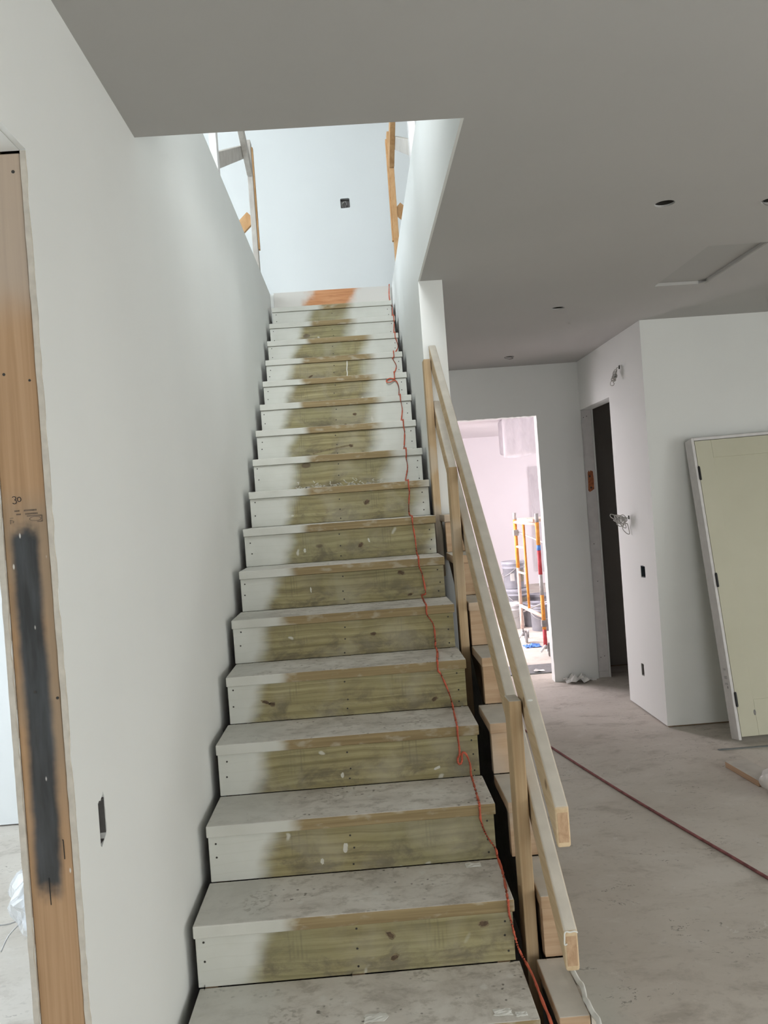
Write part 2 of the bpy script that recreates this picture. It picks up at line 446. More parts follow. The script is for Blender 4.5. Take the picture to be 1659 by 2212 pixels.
# ------------------------------------------------------------------ mesh helpers
def link(name, me, mat, parent=None):
    if isinstance(mat, str):
        mat = MT[mat]
    if mat and not me.materials:
        me.materials.append(mat)
    o = bpy.data.objects.new(name, me)
    COL.objects.link(o)
    if parent:
        o.parent = parent
    return o

def obj(name, bm, mat, parent=None, smooth=False, loc=None):
    me = bpy.data.meshes.new(name)
    bmesh.ops.recalc_face_normals(bm, faces=bm.faces)
    if smooth:
        for f in bm.faces:
            f.smooth = True
    bm.to_mesh(me)
    bm.free()
    o = link(name, me, mat, parent)
    if loc:
        o.location = loc
    return o

def tag(o, label, cat, group=None, kind=None):
    o['label'] = label
    if cat:
        o['category'] = cat
    if group:
        o['group'] = group
    if kind:
        o['kind'] = kind
    return o

def struct(o, label, cat):
    return tag(o, label, cat, kind='structure')

def thing(name, label, cat, loc=(0, 0, 0), group=None):
    o = bpy.data.objects.new(name, None)
    o.location = loc
    o.empty_display_size = 0.1
    COL.objects.link(o)
    return tag(o, label, cat, group)

def box(bm, x0, x1, y0, y1, z0, z1):
    vs = [bm.verts.new(p) for p in ((x0, y0, z0), (x1, y0, z0), (x1, y1, z0), (x0, y1, z0), (x0, y0, z1), (x1, y0, z1), (x1, y1, z1), (x0, y1, z1))]
    for f in ((0, 3, 2, 1), (4, 5, 6, 7), (0, 1, 5, 4), (1, 2, 6, 5), (2, 3, 7, 6), (3, 0, 4, 7)):
        bm.faces.new([vs[i] for i in f])
    return vs

def hexa(bm, p):
    vs = [bm.verts.new(q) for q in p]
    for f in ((0, 3, 2, 1), (4, 5, 6, 7), (0, 1, 5, 4), (1, 2, 6, 5), (2, 3, 7, 6), (3, 0, 4, 7)):
        bm.faces.new([vs[i] for i in f])

def bev(bm, off, seg=1):
    bmesh.ops.bevel(bm, geom=list(bm.edges), offset=off, segments=seg, affect='EDGES', profile=0.5)

def boxm(x0, x1, y0, y1, z0, z1, b=0.0, seg=1):
    bm = bmesh.new()
    box(bm, x0, x1, y0, y1, z0, z1)
    if b:
        bev(bm, b, seg)
    return bm

def prism(pts, axis, a, b):
    """polygon pts in the two other axes, extruded from a to b along axis"""
    bm = bmesh.new()
    def P(u, v, w):
        return {'x': (w, u, v), 'y': (u, w, v), 'z': (u, v, w)}[axis]
    lo = [bm.verts.new(P(u, v, a)) for u, v in pts]
    hi = [bm.verts.new(P(u, v, b)) for u, v in pts]
    bm.faces.new(lo)
    bm.faces.new(hi)
    n = len(pts)
    for i in range(n):
        bm.faces.new((lo[i], lo[(i + 1) % n], hi[(i + 1) % n], hi[i]))
    return bm

def catmull(pts, k=6, closed=False):
    pts = [Vector(p) for p in pts]
    n = len(pts)
    out = []
    for i in range(n - (0 if closed else 1)):
        if closed:
            a, b, c, d = pts[i - 1], pts[i], pts[(i + 1) % n], pts[(i + 2) % n]
        else:
            a, b, c, d = pts[max(i - 1, 0)], pts[i], pts[i + 1], pts[min(i + 2, n - 1)]
        for j in range(k):
            t = j / k
            out.append(0.5 * ((2 * b) + (c - a) * t + (2 * a - 5 * b + 4 * c - d) * t * t + (3 * b - a - 3 * c + d) * t ** 3))
    if not closed:
        out.append(pts[-1])
    return out

def tube(bm, path, r, seg=8, flat=1.0, twist=0.0, caps=True):
    path = [Vector(p) for p in path]
    rings = []
    ref = None
    ln = 0.0
    for i, p in enumerate(path):
        t = (path[min(i + 1, len(path) - 1)] - path[max(i - 1, 0)]).normalized()
        if ref is None:
            ref = t.orthogonal().normalized()
        ref = (ref - t * ref.dot(t)).normalized()
        bn = t.cross(ref)
        if i:
            ln += (p - path[i - 1]).length
        a0 = ln * twist
        ring = []
        for j in range(seg):
            a = 2 * math.pi * j / seg
            u, v = math.cos(a) * r, math.sin(a) * r * flat
            ca, sa = math.cos(a0), math.sin(a0)
            ring.append(bm.verts.new(p + ref * (u * ca - v * sa) + bn * (u * sa + v * ca)))
        rings.append(ring)
    for i in range(len(rings) - 1):
        for j in range(seg):
            bm.faces.new((rings[i][j], rings[i][(j + 1) % seg], rings[i + 1][(j + 1) % seg], rings[i + 1][j]))
    if caps:
        bm.faces.new(rings[0][::-1])
        bm.faces.new(rings[-1])

def tubem(path, r, seg=8, **k):
    bm = bmesh.new()
    tube(bm, path, r, seg, **k)
    return bm

def lathe(prof, seg=24, c=(0, 0, 0)):
    bm = bmesh.new()
    rings = []
    for r, z in prof:
        if r < 1e-6:
            rings.append([bm.verts.new((c[0], c[1], c[2] + z))])
        else:
            rings.append([bm.verts.new((c[0] + r * math.cos(2 * math.pi * j / seg), c[1] + r * math.sin(2 * math.pi * j / seg), c[2] + z)) for j in range(seg)])
    for a, b in zip(rings, rings[1:]):
        for j in range(seg):
            k = (j + 1) % seg
            if len(a) == 1 and len(b) == 1:
                continue
            if len(a) == 1:
                bm.faces.new((a[0], b[k], b[j]))
            elif len(b) == 1:
                bm.faces.new((a[j], a[k], b[0]))
            else:
                bm.faces.new((a[j], a[k], b[k], b[j]))
    return bm

def beam(a, b, wx, wz, bevel=0.003, plumb=False):
    """lumber from a to b (centre line); wx across, wz the other way"""
    a, b = Vector(a), Vector(b)
    d = (b - a).normalized()
    side = d.cross(Vector((0, 0, 1)))
    side = Vector((1, 0, 0)) if side.length < 1e-4 else side.normalized()
    upv = side.cross(d).normalized()
    if plumb:
        upv = Vector((0, 0, 1)) / max(0.2, upv.z)
    s, u = side * wx / 2, upv * wz / 2
    bm = bmesh.new()
    hexa(bm, [a - s - u, a + s - u, b + s - u, b - s - u, a - s + u, a + s + u, b + s + u, b - s + u])
    if bevel:
        bev(bm, bevel)
    return bm

def boolean_cut(o, cutters):
    for bmc in cutters:
        me = bpy.data.meshes.new('cutter')
        bmesh.ops.recalc_face_normals(bmc, faces=bmc.faces)
        bmc.to_mesh(me)
        bmc.free()
        c = bpy.data.objects.new('cutter', me)
        COL.objects.link(c)
        c.matrix_world = o.matrix_world.copy()
        md = o.modifiers.new('cut', 'BOOLEAN')
        md.operation = 'DIFFERENCE'
        md.solver = 'EXACT'
        md.object = c
        bpy.context.view_layer.update()
        dg = bpy.context.evaluated_depsgraph_get()
        nm = bpy.data.meshes.new_from_object(o.evaluated_get(dg))
        o.modifiers.clear()
        old = o.data
        o.data = nm
        bpy.data.meshes.remove(old)
        bpy.data.objects.remove(c)
        bpy.data.meshes.remove(me)

def ragged(y0, y1, z0, z1, amp, seed, n=7):
    rn = random.Random(seed)
    pts = []
    for i in range(n):
        pts.append((y0 + (y1 - y0) * i / n, z0 + rn.uniform(-amp, amp)))
    for i in range(n):
        pts.append((y1 + rn.uniform(-amp, amp) * 0.6, z0 + (z1 - z0) * i / n))
    for i in range(n):
        pts.append((y1 - (y1 - y0) * i / n, z1 + rn.uniform(-amp, amp)))
    for i in range(n):
        pts.append((y0 + rn.uniform(-amp, amp) * 0.4, z1 - (z1 - z0) * i / n))
    return pts

def ribbon(bm, pts, w, to3, th=0.0008):
    """pen stroke: 2-D polyline pts, width w, to3(u, v, d) maps to 3-D (d = lift off the surface)"""
    pts = [Vector((p[0], p[1])) for p in pts]
    L, Rr = [], []
    for i, p in enumerate(pts):
        t = (pts[min(i + 1, len(pts) - 1)] - pts[max(i - 1, 0)])
        t = t.normalized() if t.length > 0 else Vector((1, 0))
        n = Vector((-t.y, t.x)) * w / 2
        L.append(p + n)
        Rr.append(p - n)
    a = [bm.verts.new(to3(p.x, p.y, th)) for p in L]
    b = [bm.verts.new(to3(p.x, p.y, th)) for p in Rr]
    a0 = [bm.verts.new(to3(p.x, p.y, 0)) for p in L]
    b0 = [bm.verts.new(to3(p.x, p.y, 0)) for p in Rr]
    for i in range(len(pts) - 1):
        bm.faces.new((a[i], a[i + 1], b[i + 1], b[i]))
        bm.faces.new((a0[i], a0[i + 1], a[i + 1], a[i]))
        bm.faces.new((b0[i], b0[i + 1], b[i + 1], b[i]))

def arc(cx, cy, rx, ry, a0, a1, n=12):
    return [(cx + rx * math.cos(R(a0 + (a1 - a0) * i / n)), cy + ry * math.sin(R(a0 + (a1 - a0) * i / n))) for i in range(n + 1)]

def crumple(name, cx, cy, cz, sx, sy, hgt, seed, mat, n=9, thick=0.0015):
    rn = random.Random(seed)
    bm = bmesh.new()
    g = []
    for i in range(n):
        row = []
        for j in range(n):
            u, v = i / (n - 1) - 0.5, j / (n - 1) - 0.5
            q = Vector((u * 5 + seed, v * 5, seed * 1.7))
            z = max(0.0, (mnoise.noise(q) + 0.35) * hgt * (1.3 - 2.0 * (u * u + v * v))) + rn.uniform(0, hgt * 0.25)
            k = 1 + 0.25 * mnoise.noise(q * 1.3 + Vector((9, 2, 4)))
            row.append(bm.verts.new((cx + u * sx * k, cy + v * sy * k, cz + z + 0.001)))
        g.append(row)
    for i in range(n - 1):
        for j in range(n - 1):
            bm.faces.new((g[i][j], g[i + 1][j], g[i + 1][j + 1]))
            bm.faces.new((g[i][j], g[i + 1][j + 1], g[i][j + 1]))
    bmesh.ops.recalc_face_normals(bm, faces=bm.faces)
    bmesh.ops.solidify(bm, geom=list(bm.faces), thickness=thick)
    return obj(name, bm, mat)

# ------------------------------------------------------------------ the house: key levels
F = -0.35          # concrete slab
H = 2.595          # ceiling of the ground floor
U = 3.23           # upstairs floor
RUN, RISE, SW = 0.285, 0.19, 0.965
WL = -0.03         # face of the left stair wall
DOORZ = 2.14

# floor
struct(obj('floor', boxm(-4.1, 6.6, -5.1, 14.4, F - 0.15, F), 'concrete'), 'dusty stained concrete slab floor', 'floor')

# ceiling, L-shaped round the stairwell, with holes for lights and a return panel
HOLES = [(1.976, 1.34), (1.965, 3.233), (1.965, 5.011), (2.462, 1.388)]
PANEL = (2.45, 2.763, 2.02, 2.816)
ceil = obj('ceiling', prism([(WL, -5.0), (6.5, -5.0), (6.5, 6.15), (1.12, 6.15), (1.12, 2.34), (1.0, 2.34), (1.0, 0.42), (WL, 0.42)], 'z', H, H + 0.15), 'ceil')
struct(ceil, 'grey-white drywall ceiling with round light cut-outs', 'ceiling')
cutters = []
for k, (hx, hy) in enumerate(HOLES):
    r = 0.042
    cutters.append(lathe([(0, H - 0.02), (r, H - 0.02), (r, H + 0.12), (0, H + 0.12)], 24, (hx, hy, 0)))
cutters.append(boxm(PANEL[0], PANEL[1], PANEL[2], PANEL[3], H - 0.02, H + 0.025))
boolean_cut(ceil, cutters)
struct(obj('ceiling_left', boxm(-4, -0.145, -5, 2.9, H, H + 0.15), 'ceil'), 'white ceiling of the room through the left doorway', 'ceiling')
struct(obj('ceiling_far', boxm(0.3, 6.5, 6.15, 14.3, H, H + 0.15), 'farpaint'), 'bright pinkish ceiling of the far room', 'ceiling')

# upstairs floor slab round the well
bm = bmesh.new()
for b in ((-4, -0.145, -1.1, 6.1), (1.12, 6.5, -1.1, 6.1), (1.0, 1.12, 0.42, 2.34), (-0.145, 1.12, -1.1, 0.42), (-0.145, 1.12, 4.883, 6.1)):
    box(bm, b[0], b[1], b[2], b[3], H + 0.152, U)
struct(obj('floor_upper', bm, 'wall'), 'upstairs floor deck around the stairwell', 'floor')

# --- left stair wall: drywall skin, studs behind, drywall on the other side
rn = random.Random(5)
YJ = -0.52
skin_edge = [(YJ + rn.uniform(-0.0015, 0.002) * (1 if 0.5 < z < 2.0 else 0.4), z) for z in [F + (DOORZ + 0.02 - F) * i / 70 for i in range(71)]]
def wall_poly(edge):
    return edge + [(-1.55, DOORZ + 0.02), (-1.55, F), (-5.0, F), (-5.0, H), (YJ - 0.2, H), (0.42, H), (0.42, U), (6.1, U), (6.1, F)]
wl = obj('wall_left', prism(wall_poly(skin_edge), 'x', -0.0427, WL), 'wall')
struct(wl, 'tall white drywall wall left of the staircase', 'wall')
SOCK = [(-0.386, 0.706), (-0.380, 0.700), (-0.372, 0.7035), (-0.360, 0.709), (-0.347, 0.716), (-0.339, 0.722), (-0.3365, 0.735), (-0.339, 0.75), (-0.337, 0.765), (-0.340, 0.78), (-0.3385, 0.793), (-0.342, 0.803), (-0.346, 0.812), (-0.350, 0.806), (-0.357, 0.803), (-0.366, 0.797), (-0.376, 0.800), (-0.385, 0.797), (-0.3855, 0.75)]
boolean_cut(wl, [prism(SOCK, 'x', -0.06, 0.0)])
edge2 = [(YJ + rn.uniform(-0.001, 0.002), z) for y, z in skin_edge]
obj('rear_drywall', prism([(p[0], min(p[1], H)) for p in edge2] + [(-1.55, DOORZ + 0.02), (-1.55, F), (-5.0, F), (-5.0, H), (2.98, H), (2.98, F)], 'x', -0.145, -0.1323), 'wall', wl)
# paper edges of the two sheets at the opening
for nm, xa, xb in (('drywall_edge', -0.0429, -0.0302), ('drywall_edge', -0.1448, -0.1321)):
    bm = bmesh.new()
    rr = random.Random(int(-xa * 1000))
    zs = [F + (DOORZ + 0.018 - F) * i / 90 for i in range(91)]
    prev = None
    for z in zs:
        a = bm.verts.new((xa + rr.uniform(0, 0.0012), YJ - 0.0025 - rr.uniform(0, 0.001), z))
        b = bm.verts.new((xb - (rr.uniform(0, 0.0035) if rr.random() < 0.45 else 0.0), YJ - 0.0025 - rr.uniform(0, 0.001), z))
        c = bm.verts.new((xb, YJ + 0.004, z)); d = bm.verts.new((xa, YJ + 0.004, z))
        cur = (a, b, c, d)
        if prev:
            for i in range(3):
                bm.faces.new((prev[i], prev[(i + 1) % 4], cur[(i + 1) % 4], cur[i]))
        prev = cur
    obj(nm, bm, 'gyp', wl)
obj('jamb_stud', boxm(-0.1315, -0.0436, YJ + 0.001, YJ + 0.039, F, DOORZ + 0.015, 0.002), 'stud', wl)
obj('wall_core', boxm(-0.131, -0.0440, -0.30, 6.1, F, H + 0.14), 'dark_lumber', wl)
obj('stud_filler', boxm(-0.131, -0.095, YJ + 0.04, -0.30, F, H + 0.14), 'dark_lumber', wl)
obj('header_lining', boxm(-0.1315, -0.0436, -1.55, YJ, DOORZ + 0.019, DOORZ + 0.24), 'wall', wl)
obj('side_stud', boxm(-0.1315, -0.0436, -1.60, -1.551, F, DOORZ + 0.2), 'pine_z', wl)
# marks on the stud
def on_stud(u, v, d):
    return (u, YJ + 0.001 - d, v)
bm = bmesh.new()
u0, v0 = -0.1015, 1.4625
ribbon(bm, arc(u0 - 0.0045, v0 + 0.004, 0.0036, 0.0034, 150, -80, 12), 0.0013, on_stud)
ribbon(bm, arc(u0 - 0.0042, v0 - 0.0035, 0.0040, 0.0040, 80, -150, 12), 0.0013, on_stud)
ribbon(bm, arc(u0 + 0.0055, v0 + 0.0010, 0.0036, 0.0044, 100, 470, 18), 0.0013, on_stud)
o = obj('handwritten_number', bm, 'ink', wl)
o['label'] = 'handwritten number 30 in black marker'
bm = bmesh.new()
rr = random.Random(2)
for row, (za, xa, xb) in enumerate(((1.4405, -0.106, -0.0625), (1.4335, -0.103, -0.0625))):
    x = xa
    while x < xb:
        wdt = rr.uniform(0.0012, 0.0024)
        if not (-0.096 + row * 0.002 < x < -0.088 + row * 0.002):
            ribbon(bm, [(x, za - 0.0016), (x, za + 0.0016)], wdt, on_stud)
        x += wdt + 0.0007
for q in ([(-0.083, 1.4290), (-0.0535, 1.4290)], [(-0.0535, 1.4295), (-0.0535, 1.4165)], [(-0.0535, 1.4168), (-0.063, 1.4168)]):
    ribbon(bm, q, 0.0022, on_stud)
ribbon(bm, arc(-0.067, 1.4228, 0.0115, 0.0042, 0, 360, 24), 0.0011, on_stud)
for q in ([(-0.117, 1.427), (-0.110, 1.427)], [(-0.1165, 1.424), (-0.1165, 1.415)], [(-0.1165, 1.4235), (-0.110, 1.4205), (-0.1115, 1.417)]):
    ribbon(bm, q, 0.0012, on_stud)
obj('lumber_stamp', bm, 'stamp', wl)
for (u, v, rad) in ((-0.0590, 2.118, 0.0034), (-0.0575, 1.700, 0.0026), (-0.1075, 1.715, 0.0030), (-0.0500, 1.060, 0.0030), (-0.0935, 1.075, 0.0030)):
    bm = lathe([(0, 0.0006), (rad, 0.0006), (rad, 0)], 12)
    bmesh.ops.rotate(bm, verts=bm.verts, cent=(0, 0, 0), matrix=Matrix.Rotation(R(90), 3, 'X'))
    bmesh.ops.translate(bm, verts=bm.verts, vec=(u, YJ + 0.001, v))
    obj('nail_hole', bm, 'screw', wl)
for pts, wdt in (([(-0.0612, 0.775), (-0.0600, 0.772), (-0.0595, 0.735)], 0.0016), ([(-0.094, 0.70), (-0.0935, 0.645)], 0.0016)):
    bm = bmesh.new()
    ribbon(bm, pts, wdt, on_stud)
    obj('paint_drip', bm, 'black', wl)

# --- right stair wall with the upper well face
bm = prism([(2.34, F), (6.1, F), (6.1, U), (2.34, U)], 'x', 0.99, 1.12)
box(bm, 0.99, 1.0, 0.42, 2.34, H, U)
struct(obj('wall_stair_right', bm, 'wall'), 'white drywall wall and stairwell face right of the stairs', 'wall')

# --- far wall with the doorway into the bright room
pts = [(-0.145, F), (1.36, F), (1.36, 2.127), (2.279, 2.127), (2.279, F), (2.69, F), (2.69, H), (-0.145, H)]
rr = random.Random(11)
fe = []
for p, q in zip(pts, pts[1:] + pts[:1]):
    fe.append(p)
    if p in ((1.36, 2.127), (2.279, 2.127)):
        n = 45
        for i in range(1, n):
            t = i / n
            x = p[0] + (q[0] - p[0]) * t
            z = p[1] + (q[1] - p[1]) * t
            j = rr.uniform(-0.004, 0.002) if rr.random() < 0.6 else 0
            fe.append((x, z + j) if p[0] == 1.36 else (x - j * 0.6, z))
struct(obj('wall_far', prism(fe, 'y', 5.55, 5.67), 'wall'), 'grey-looking drywall wall around the bright far doorway', 'wall')

# --- side wall with the dark doorway, corner towards the camera
ws = obj('wall_side', prism([(3.92, F + 0.01), (4.64, F + 0.01), (4.64, 2.15), (5.59, 2.15), (5.59, F), (6.15, F), (6.15, H), (3.92, H)], 'x', 2.69, 2.81), 'wall')
struct(ws, 'pinkish white wall with a narrow dark doorway', 'wall')
boolean_cut(ws, [prism([(4.050, 0.714), (4.150, 0.710), (4.152, 0.800), (4.110, 0.803), (4.052, 0.799)], 'x', 2.68, 2.74),
                 prism([(4.235, -0.066), (4.298, -0.070), (4.300, 0.026), (4.236, 0.028)], 'x', 2.68, 2.74)])
obj('jamb_board', boxm(2.703, 2.797, 5.578, 5.5895, F + 0.06, 2.149, 0.001), 'white', ws)
obj('jamb_block', boxm(2.703, 2.797, 5.580, 5.5895, F, F + 0.058, 0.001), 'white', ws)
obj('drywall_bead', boxm(2.686, 2.702, 5.574, 5.5895, F, 2.149, 0.001), 'wall', ws)
obj('drywall_bead', boxm(2.798, 2.814, 5.574, 5.5895, F, 2.149, 0.001), 'wall', ws)
bm = prism([(2.722, 1.40), (2.735, 1.385), (2.755, 1.395), (2.778, 1.41), (2.780, 1.50), (2.776, 1.575), (2.755, 1.585), (2.745, 1.57), (2.738, 1.585), (2.728, 1.565), (2.726, 1.48)], 'y', 5.5745, 5.579)
o = obj('strike_notch', bm, 'strike', ws)
o['label'] = 'orange-brown chiselled strike cut-out'
for (u, v) in ((2.744, 1.53), (2.750, 1.425)):
    bm = lathe([(0, 0.002), (0.009, 0.002), (0.009, 0)], 12)
    bmesh.ops.rotate(bm, verts=bm.verts, cent=(0, 0, 0), matrix=Matrix.Rotation(R(90), 3, 'X'))
    bmesh.ops.translate(bm, verts=bm.verts, vec=(u, 5.5745, v))
    obj('strike_screw', bm, 'screw', ws)
for (u, v) in ((2.725, 2.08), (2.755, 2.09), (2.73, F + 0.19), (2.765, F + 0.20), (2.74, 0.9), (2.75, 0.55)):
    bm = lathe([(0, 0.001), (0.004, 0.001), (0.004, 0)], 8)
    bmesh.ops.rotate(bm, verts=bm.verts, cent=(0, 0, 0), matrix=Matrix.Rotation(R(90), 3, 'X'))
    bmesh.ops.translate(bm, verts=bm.verts, vec=(u, 5.578, v))
    obj('nail_head', bm, 'screw', ws)

# --- wall facing the camera on the right (stops short of the slab: dark joint)
wr = obj('wall_right', boxm(2.69, 6.5, 3.8, 3.92, F + 0.010, H), 'wall')
struct(wr, 'pale green-grey drywall wall behind the leaning door', 'wall')
obj('base_plate', boxm(2.70, 6.5, 3.81, 3.905, F, F + 0.0099), 'dark_lumber', wr)
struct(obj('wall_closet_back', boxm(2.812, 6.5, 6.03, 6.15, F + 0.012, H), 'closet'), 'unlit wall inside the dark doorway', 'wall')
struct(obj('leak_stop_1', boxm(2.812, 6.5, 6.045, 6.14, F, F + 0.0118), 'dark_lumber'), 'dark base plate added under the closet wall against leaking light', 'trim')  # added strip that stops light leaking in under the closet wall
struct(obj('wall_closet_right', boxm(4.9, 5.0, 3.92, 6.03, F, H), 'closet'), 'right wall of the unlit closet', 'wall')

# --- outer walls with window openings
def wall_win(name, label, axis, pos, a0, a1, z0, z1, wins, mat, th=0.12):
    """wall in the plane axis = pos; wins: (centre, width, zc, height)"""
    bm = bmesh.new()
    def b(u0, u1, w0, w1):
        if u1 - u0 < 1e-4 or w1 - w0 < 1e-4:
            return
        if axis == 'x':
            box(bm, min(pos, pos + th), max(pos, pos + th), u0, u1, w0, w1)
        else:
            box(bm, u0, u1, min(pos, pos + th), max(pos, pos + th), w0, w1)
    cur = a0
    for c, w_, zc, h_ in sorted(wins):
        b(cur, c - w_ / 2, z0, z1)
        b(c - w_ / 2, c + w_ / 2, z0, zc - h_ / 2)
        b(c - w_ / 2, c + w_ / 2, zc + h_ / 2, z1)
        cur = c + w_ / 2
    b(cur, a1, z0, z1)
    return struct(obj(name, bm, mat), label, 'wall')

wall_win('wall_back', 'window wall behind the viewer', 'y', -5.0, -4, 6.5, F, H, [(2.4, 2.6, 1.15, 1.7)], 'wall', -0.12)
wall_win('wall_outer_right', 'outer wall on the right of the main room', 'x', 6.5, -5.1, 6.15, F, H, [(-3.2, 2.2, 1.15, 1.7), (-0.5, 2.2, 1.15, 1.7)], 'wall')
wall_win('wall_left_room', 'outer window wall of the left room', 'x', -4.0, -5.1, 3.0, F, H, [(-2.2, 2.2, 1.15, 1.7), (1.2, 2.2, 1.15, 1.7)], 'wall', -0.12)
wall_win('wall_left_room_end', 'white end wall seen through the left doorway', 'y', 2.87, -4, -0.146, F + 0.01, H, [], 'upper')
wall_win('wall_far_room_back', 'bright pinkish back wall of the far room', 'y', 14.3, 0.3, 6.5, F, H, [], 'farpaint')
wall_win('wall_far_room_right', 'window wall of the far room', 'x', 6.5, 6.16, 14.3, F, H, [(10.6, 3.0, 1.0, 2.0)], 'farpaint')
wall_win('wall_far_room_left', 'left wall of the far room with an added window', 'x', 0.3, 5.67, 14.3, F, H, [(8.0, 2.8, 1.15, 1.7)], 'farpaint', -0.12)
UT = 5.75
wub = wall_win('wall_upper_back', 'bright white upstairs wall above the staircase', 'y', 6.0, -4, 6.5, U, UT, [], 'upper')
wall_win('wall_upper_front', 'unseen upstairs wall above the viewer with an added window', 'y', -1.0, -4, 6.5, U, UT, [(0.48, 1.1, 4.6, 1.8)], 'upper', -0.12)
wall_win('wall_upper_left', 'left upstairs window wall', 'x', -4.0, -1.1, 6.1, U, UT, [(3.7, 2.2, 4.6, 1.6)], 'upper', -0.12)
wall_win('wall_upper_right', 'right upstairs wall', 'x', 6.5, -1.1, 6.1, U, UT, [], 'upper')
struct(obj('ceiling_upper', boxm(-4.1, 6.6, -1.1, 6.1, UT, UT + 0.1), 'upper'), 'white upstairs ceiling', 'ceiling')
# socket cut-out in the upstairs wall
boolean_cut(wub, [prism([(0.617, 4.312), (0.622, 4.306), (0.700, 4.308), (0.708, 4.314), (0.707, 4.396), (0.700, 4.402), (0.625, 4.400), (0.616, 4.394)], 'y', 5.98, 6.06)])

# ------------------------------------------------------------------ staircase
st = thing('staircase', 'rough lumber staircase sprayed with white paint and worn bare in the middle', 'staircase', (0, 0, F))
def stair_part(name, bm, mat, i, x=0.0):
    o = obj(name, bm, mat, st)
    o.location = (x, i * RUN, i * RISE - F)
    return o
BARE = {-1: (.2, 1.2), 0: (.22, 1.2), 1: (.20, 1.2), 2: (.215, 1.2), 3: (.165, 1.2), 4: (.135, 1.2), 5: (.135, 1.2), 6: (.165, 1.15), 7: (.225, 1.03), 8: (.23, .97),
        9: (.24, .83), 10: (.215, .77), 11: (.185, .78), 12: (.185, .77), 13: (.18, .78), 14: (.205, .77), 15: (.235, .67), 16: (.315, .66)}
rn = random.Random(21)
TH = 0.038
def board(x0, x1, y0, y1, z0, z1, rnd, b=0.0035):
    """sawn board whose long front arrises are eased and a little uneven"""
    bm = bmesh.new()
    box(bm, x0, x1, y0, y1, z0, z1)
    bev(bm, b, 2)
    return bm
for i in range(-1, 17):
    jl, jr = rn.uniform(-0.004, 0.004), rn.uniform(-0.004, 0.003)
    bl, br = BARE[i]
    t = stair_part('tread', board(jl, SW + jr, 0, RUN + 0.010, -TH, 0, rn), 'tread', i)
    t['bare_from'], t['bare_to'] = bl * SW + 0.03, br * SW
    zb = (-RISE if i > -1 else F - i * RISE) + 0.0005
    r = stair_part('riser', board(jl + 0.003, SW + jr - 0.006, 0.012, 0.050, zb, -TH - 0.001, rn, 0.002), 'riser', i)
    r['bare_from'], r['bare_to'] = bl * SW, br * SW
    # screw heads, too small to pick apart: one part per riser
    bm = bmesh.new()
    for sx in (0.028, 0.478, SW - 0.034):
        for k in range(2 if sx < 0.4 else 3):
            cz = (-0.062, -0.118, -0.168)[k] + rn.uniform(-0.01, 0.01)
            cx = sx + rn.uniform(-0.006, 0.006)
            m4 = Matrix.Translation((cx, 0.0118, cz)) @ Matrix.Rotation(R(90), 4, 'X')
            bmesh.ops.create_cone(bm, cap_ends=True, segments=10, radius1=0.0038, radius2=0.0030, depth=0.0015, matrix=m4)
    s = stair_part('screw_heads', bm, 'screw', i)
    s['kind'] = 'stuff'
# landing header with pencilled figures
hd = obj('landing_header', boxm(0.0, SW + 0.012, 0, 0.037, -RISE + 0.001, 0.0, 0.002), 'header', st)
hd.location = (0, 17 * RUN, 17 * RISE - F)
def on_head(u, v, d):
    return (u, -d, v)
for q in ([(0.345, -0.182), (0.385, -0.150), (0.388, -0.186)], arc(0.47, -0.172, 0.040, 0.026, 60, 250, 14), arc(0.505, -0.160, 0.018, 0.016, -60, 230, 12), arc(0.545, -0.170, 0.014, 0.026, 60, -60, 10)):
    bm = bmesh.new()
    ribbon(bm, q, 0.0075, on_head)
    obj('pencil_stroke', bm, 'stamp', hd)
# knots and plaster splashes that show on single risers: (step, x, z below the nosing, half width, half height, tilt)
RISERS = {round(o.location.y / RUN): o for o in st.children if o.name.startswith('riser')}
def blob(i, x, z, sx, sz, tilt, name, mat, seed, lift=0.0007):
    rr = random.Random(seed)
    pts = []
    n = 14
    for k in range(n):
        a = 2 * math.pi * k / n
        rad = 1 + rr.uniform(-0.22, 0.22)
        u, v = sx * rad * math.cos(a), sz * rad * math.sin(a)
        ct, s_ = math.cos(R(tilt)), math.sin(R(tilt))
        pts.append((x + u * ct - v * s_, z + u * s_ + v * ct))
    o = obj(name, prism(pts, 'y', 0.012 - lift, 0.0125), mat, RISERS[i])
    return o
KN = [(1, .582, -.080, .018, .0085, -38), (1, .591, -.149, .015, .008, 25), (1, .865, -.071, .016, .010, 10), (6, .757, -.062, .018, .010, -25), (6, .791, -.166, .014, .006, 15), (5, .604, -.105, .014, .007, 0), (4, .155, -.112, .018, .006, -20), (4, .180, -.122, .012, .009, -10), (4, .829, -.152, .014, .008, 30),
      (8, .626, -.096, .017, .013, 35), (11, .597, -.099, .013, .008, 0), (10, .560, -.128, .014, .008, -20), (7, .577, -.121, .015, .012, 25), (11, .535, -.160, .008, .005, 0), (13, .311, -.131, .020, .006, 25)]
for k, (i, x, z, sx, sz, tl) in enumerate(KN):
    blob(i, x, z, sx * 1.1, sz * 1.15, tl, 'knot_ring', 'knotring', 100 + k, 0.0004)
    blob(i, x, z, sx * 0.8, sz * 0.8, tl, 'knot', 'knot', 200 + k, 0.0008)
WB = [(11, .708, -.139, .007, .017, 8), (7, .296, -.128, .006, .011, 0), (6, .330, -.110, .0035, .014, 5), (8, .225, -.141, .008, .004, 0), (3, .80, -.150, .014, .005, 20), (2, .455, -.110, .008, .016, -10), (2, .375, -.150, .006, .010, 0), (3, .45, -.148, .006, .010, -8), (7, .62, -.10, .004, .012, 20)]
for k, (i, x, z, sx, sz, tl) in enumerate(WB):
    blob(i, x, z, sx, sz, tl, 'plaster_splash', 'splash', 300 + k, 0.0012)
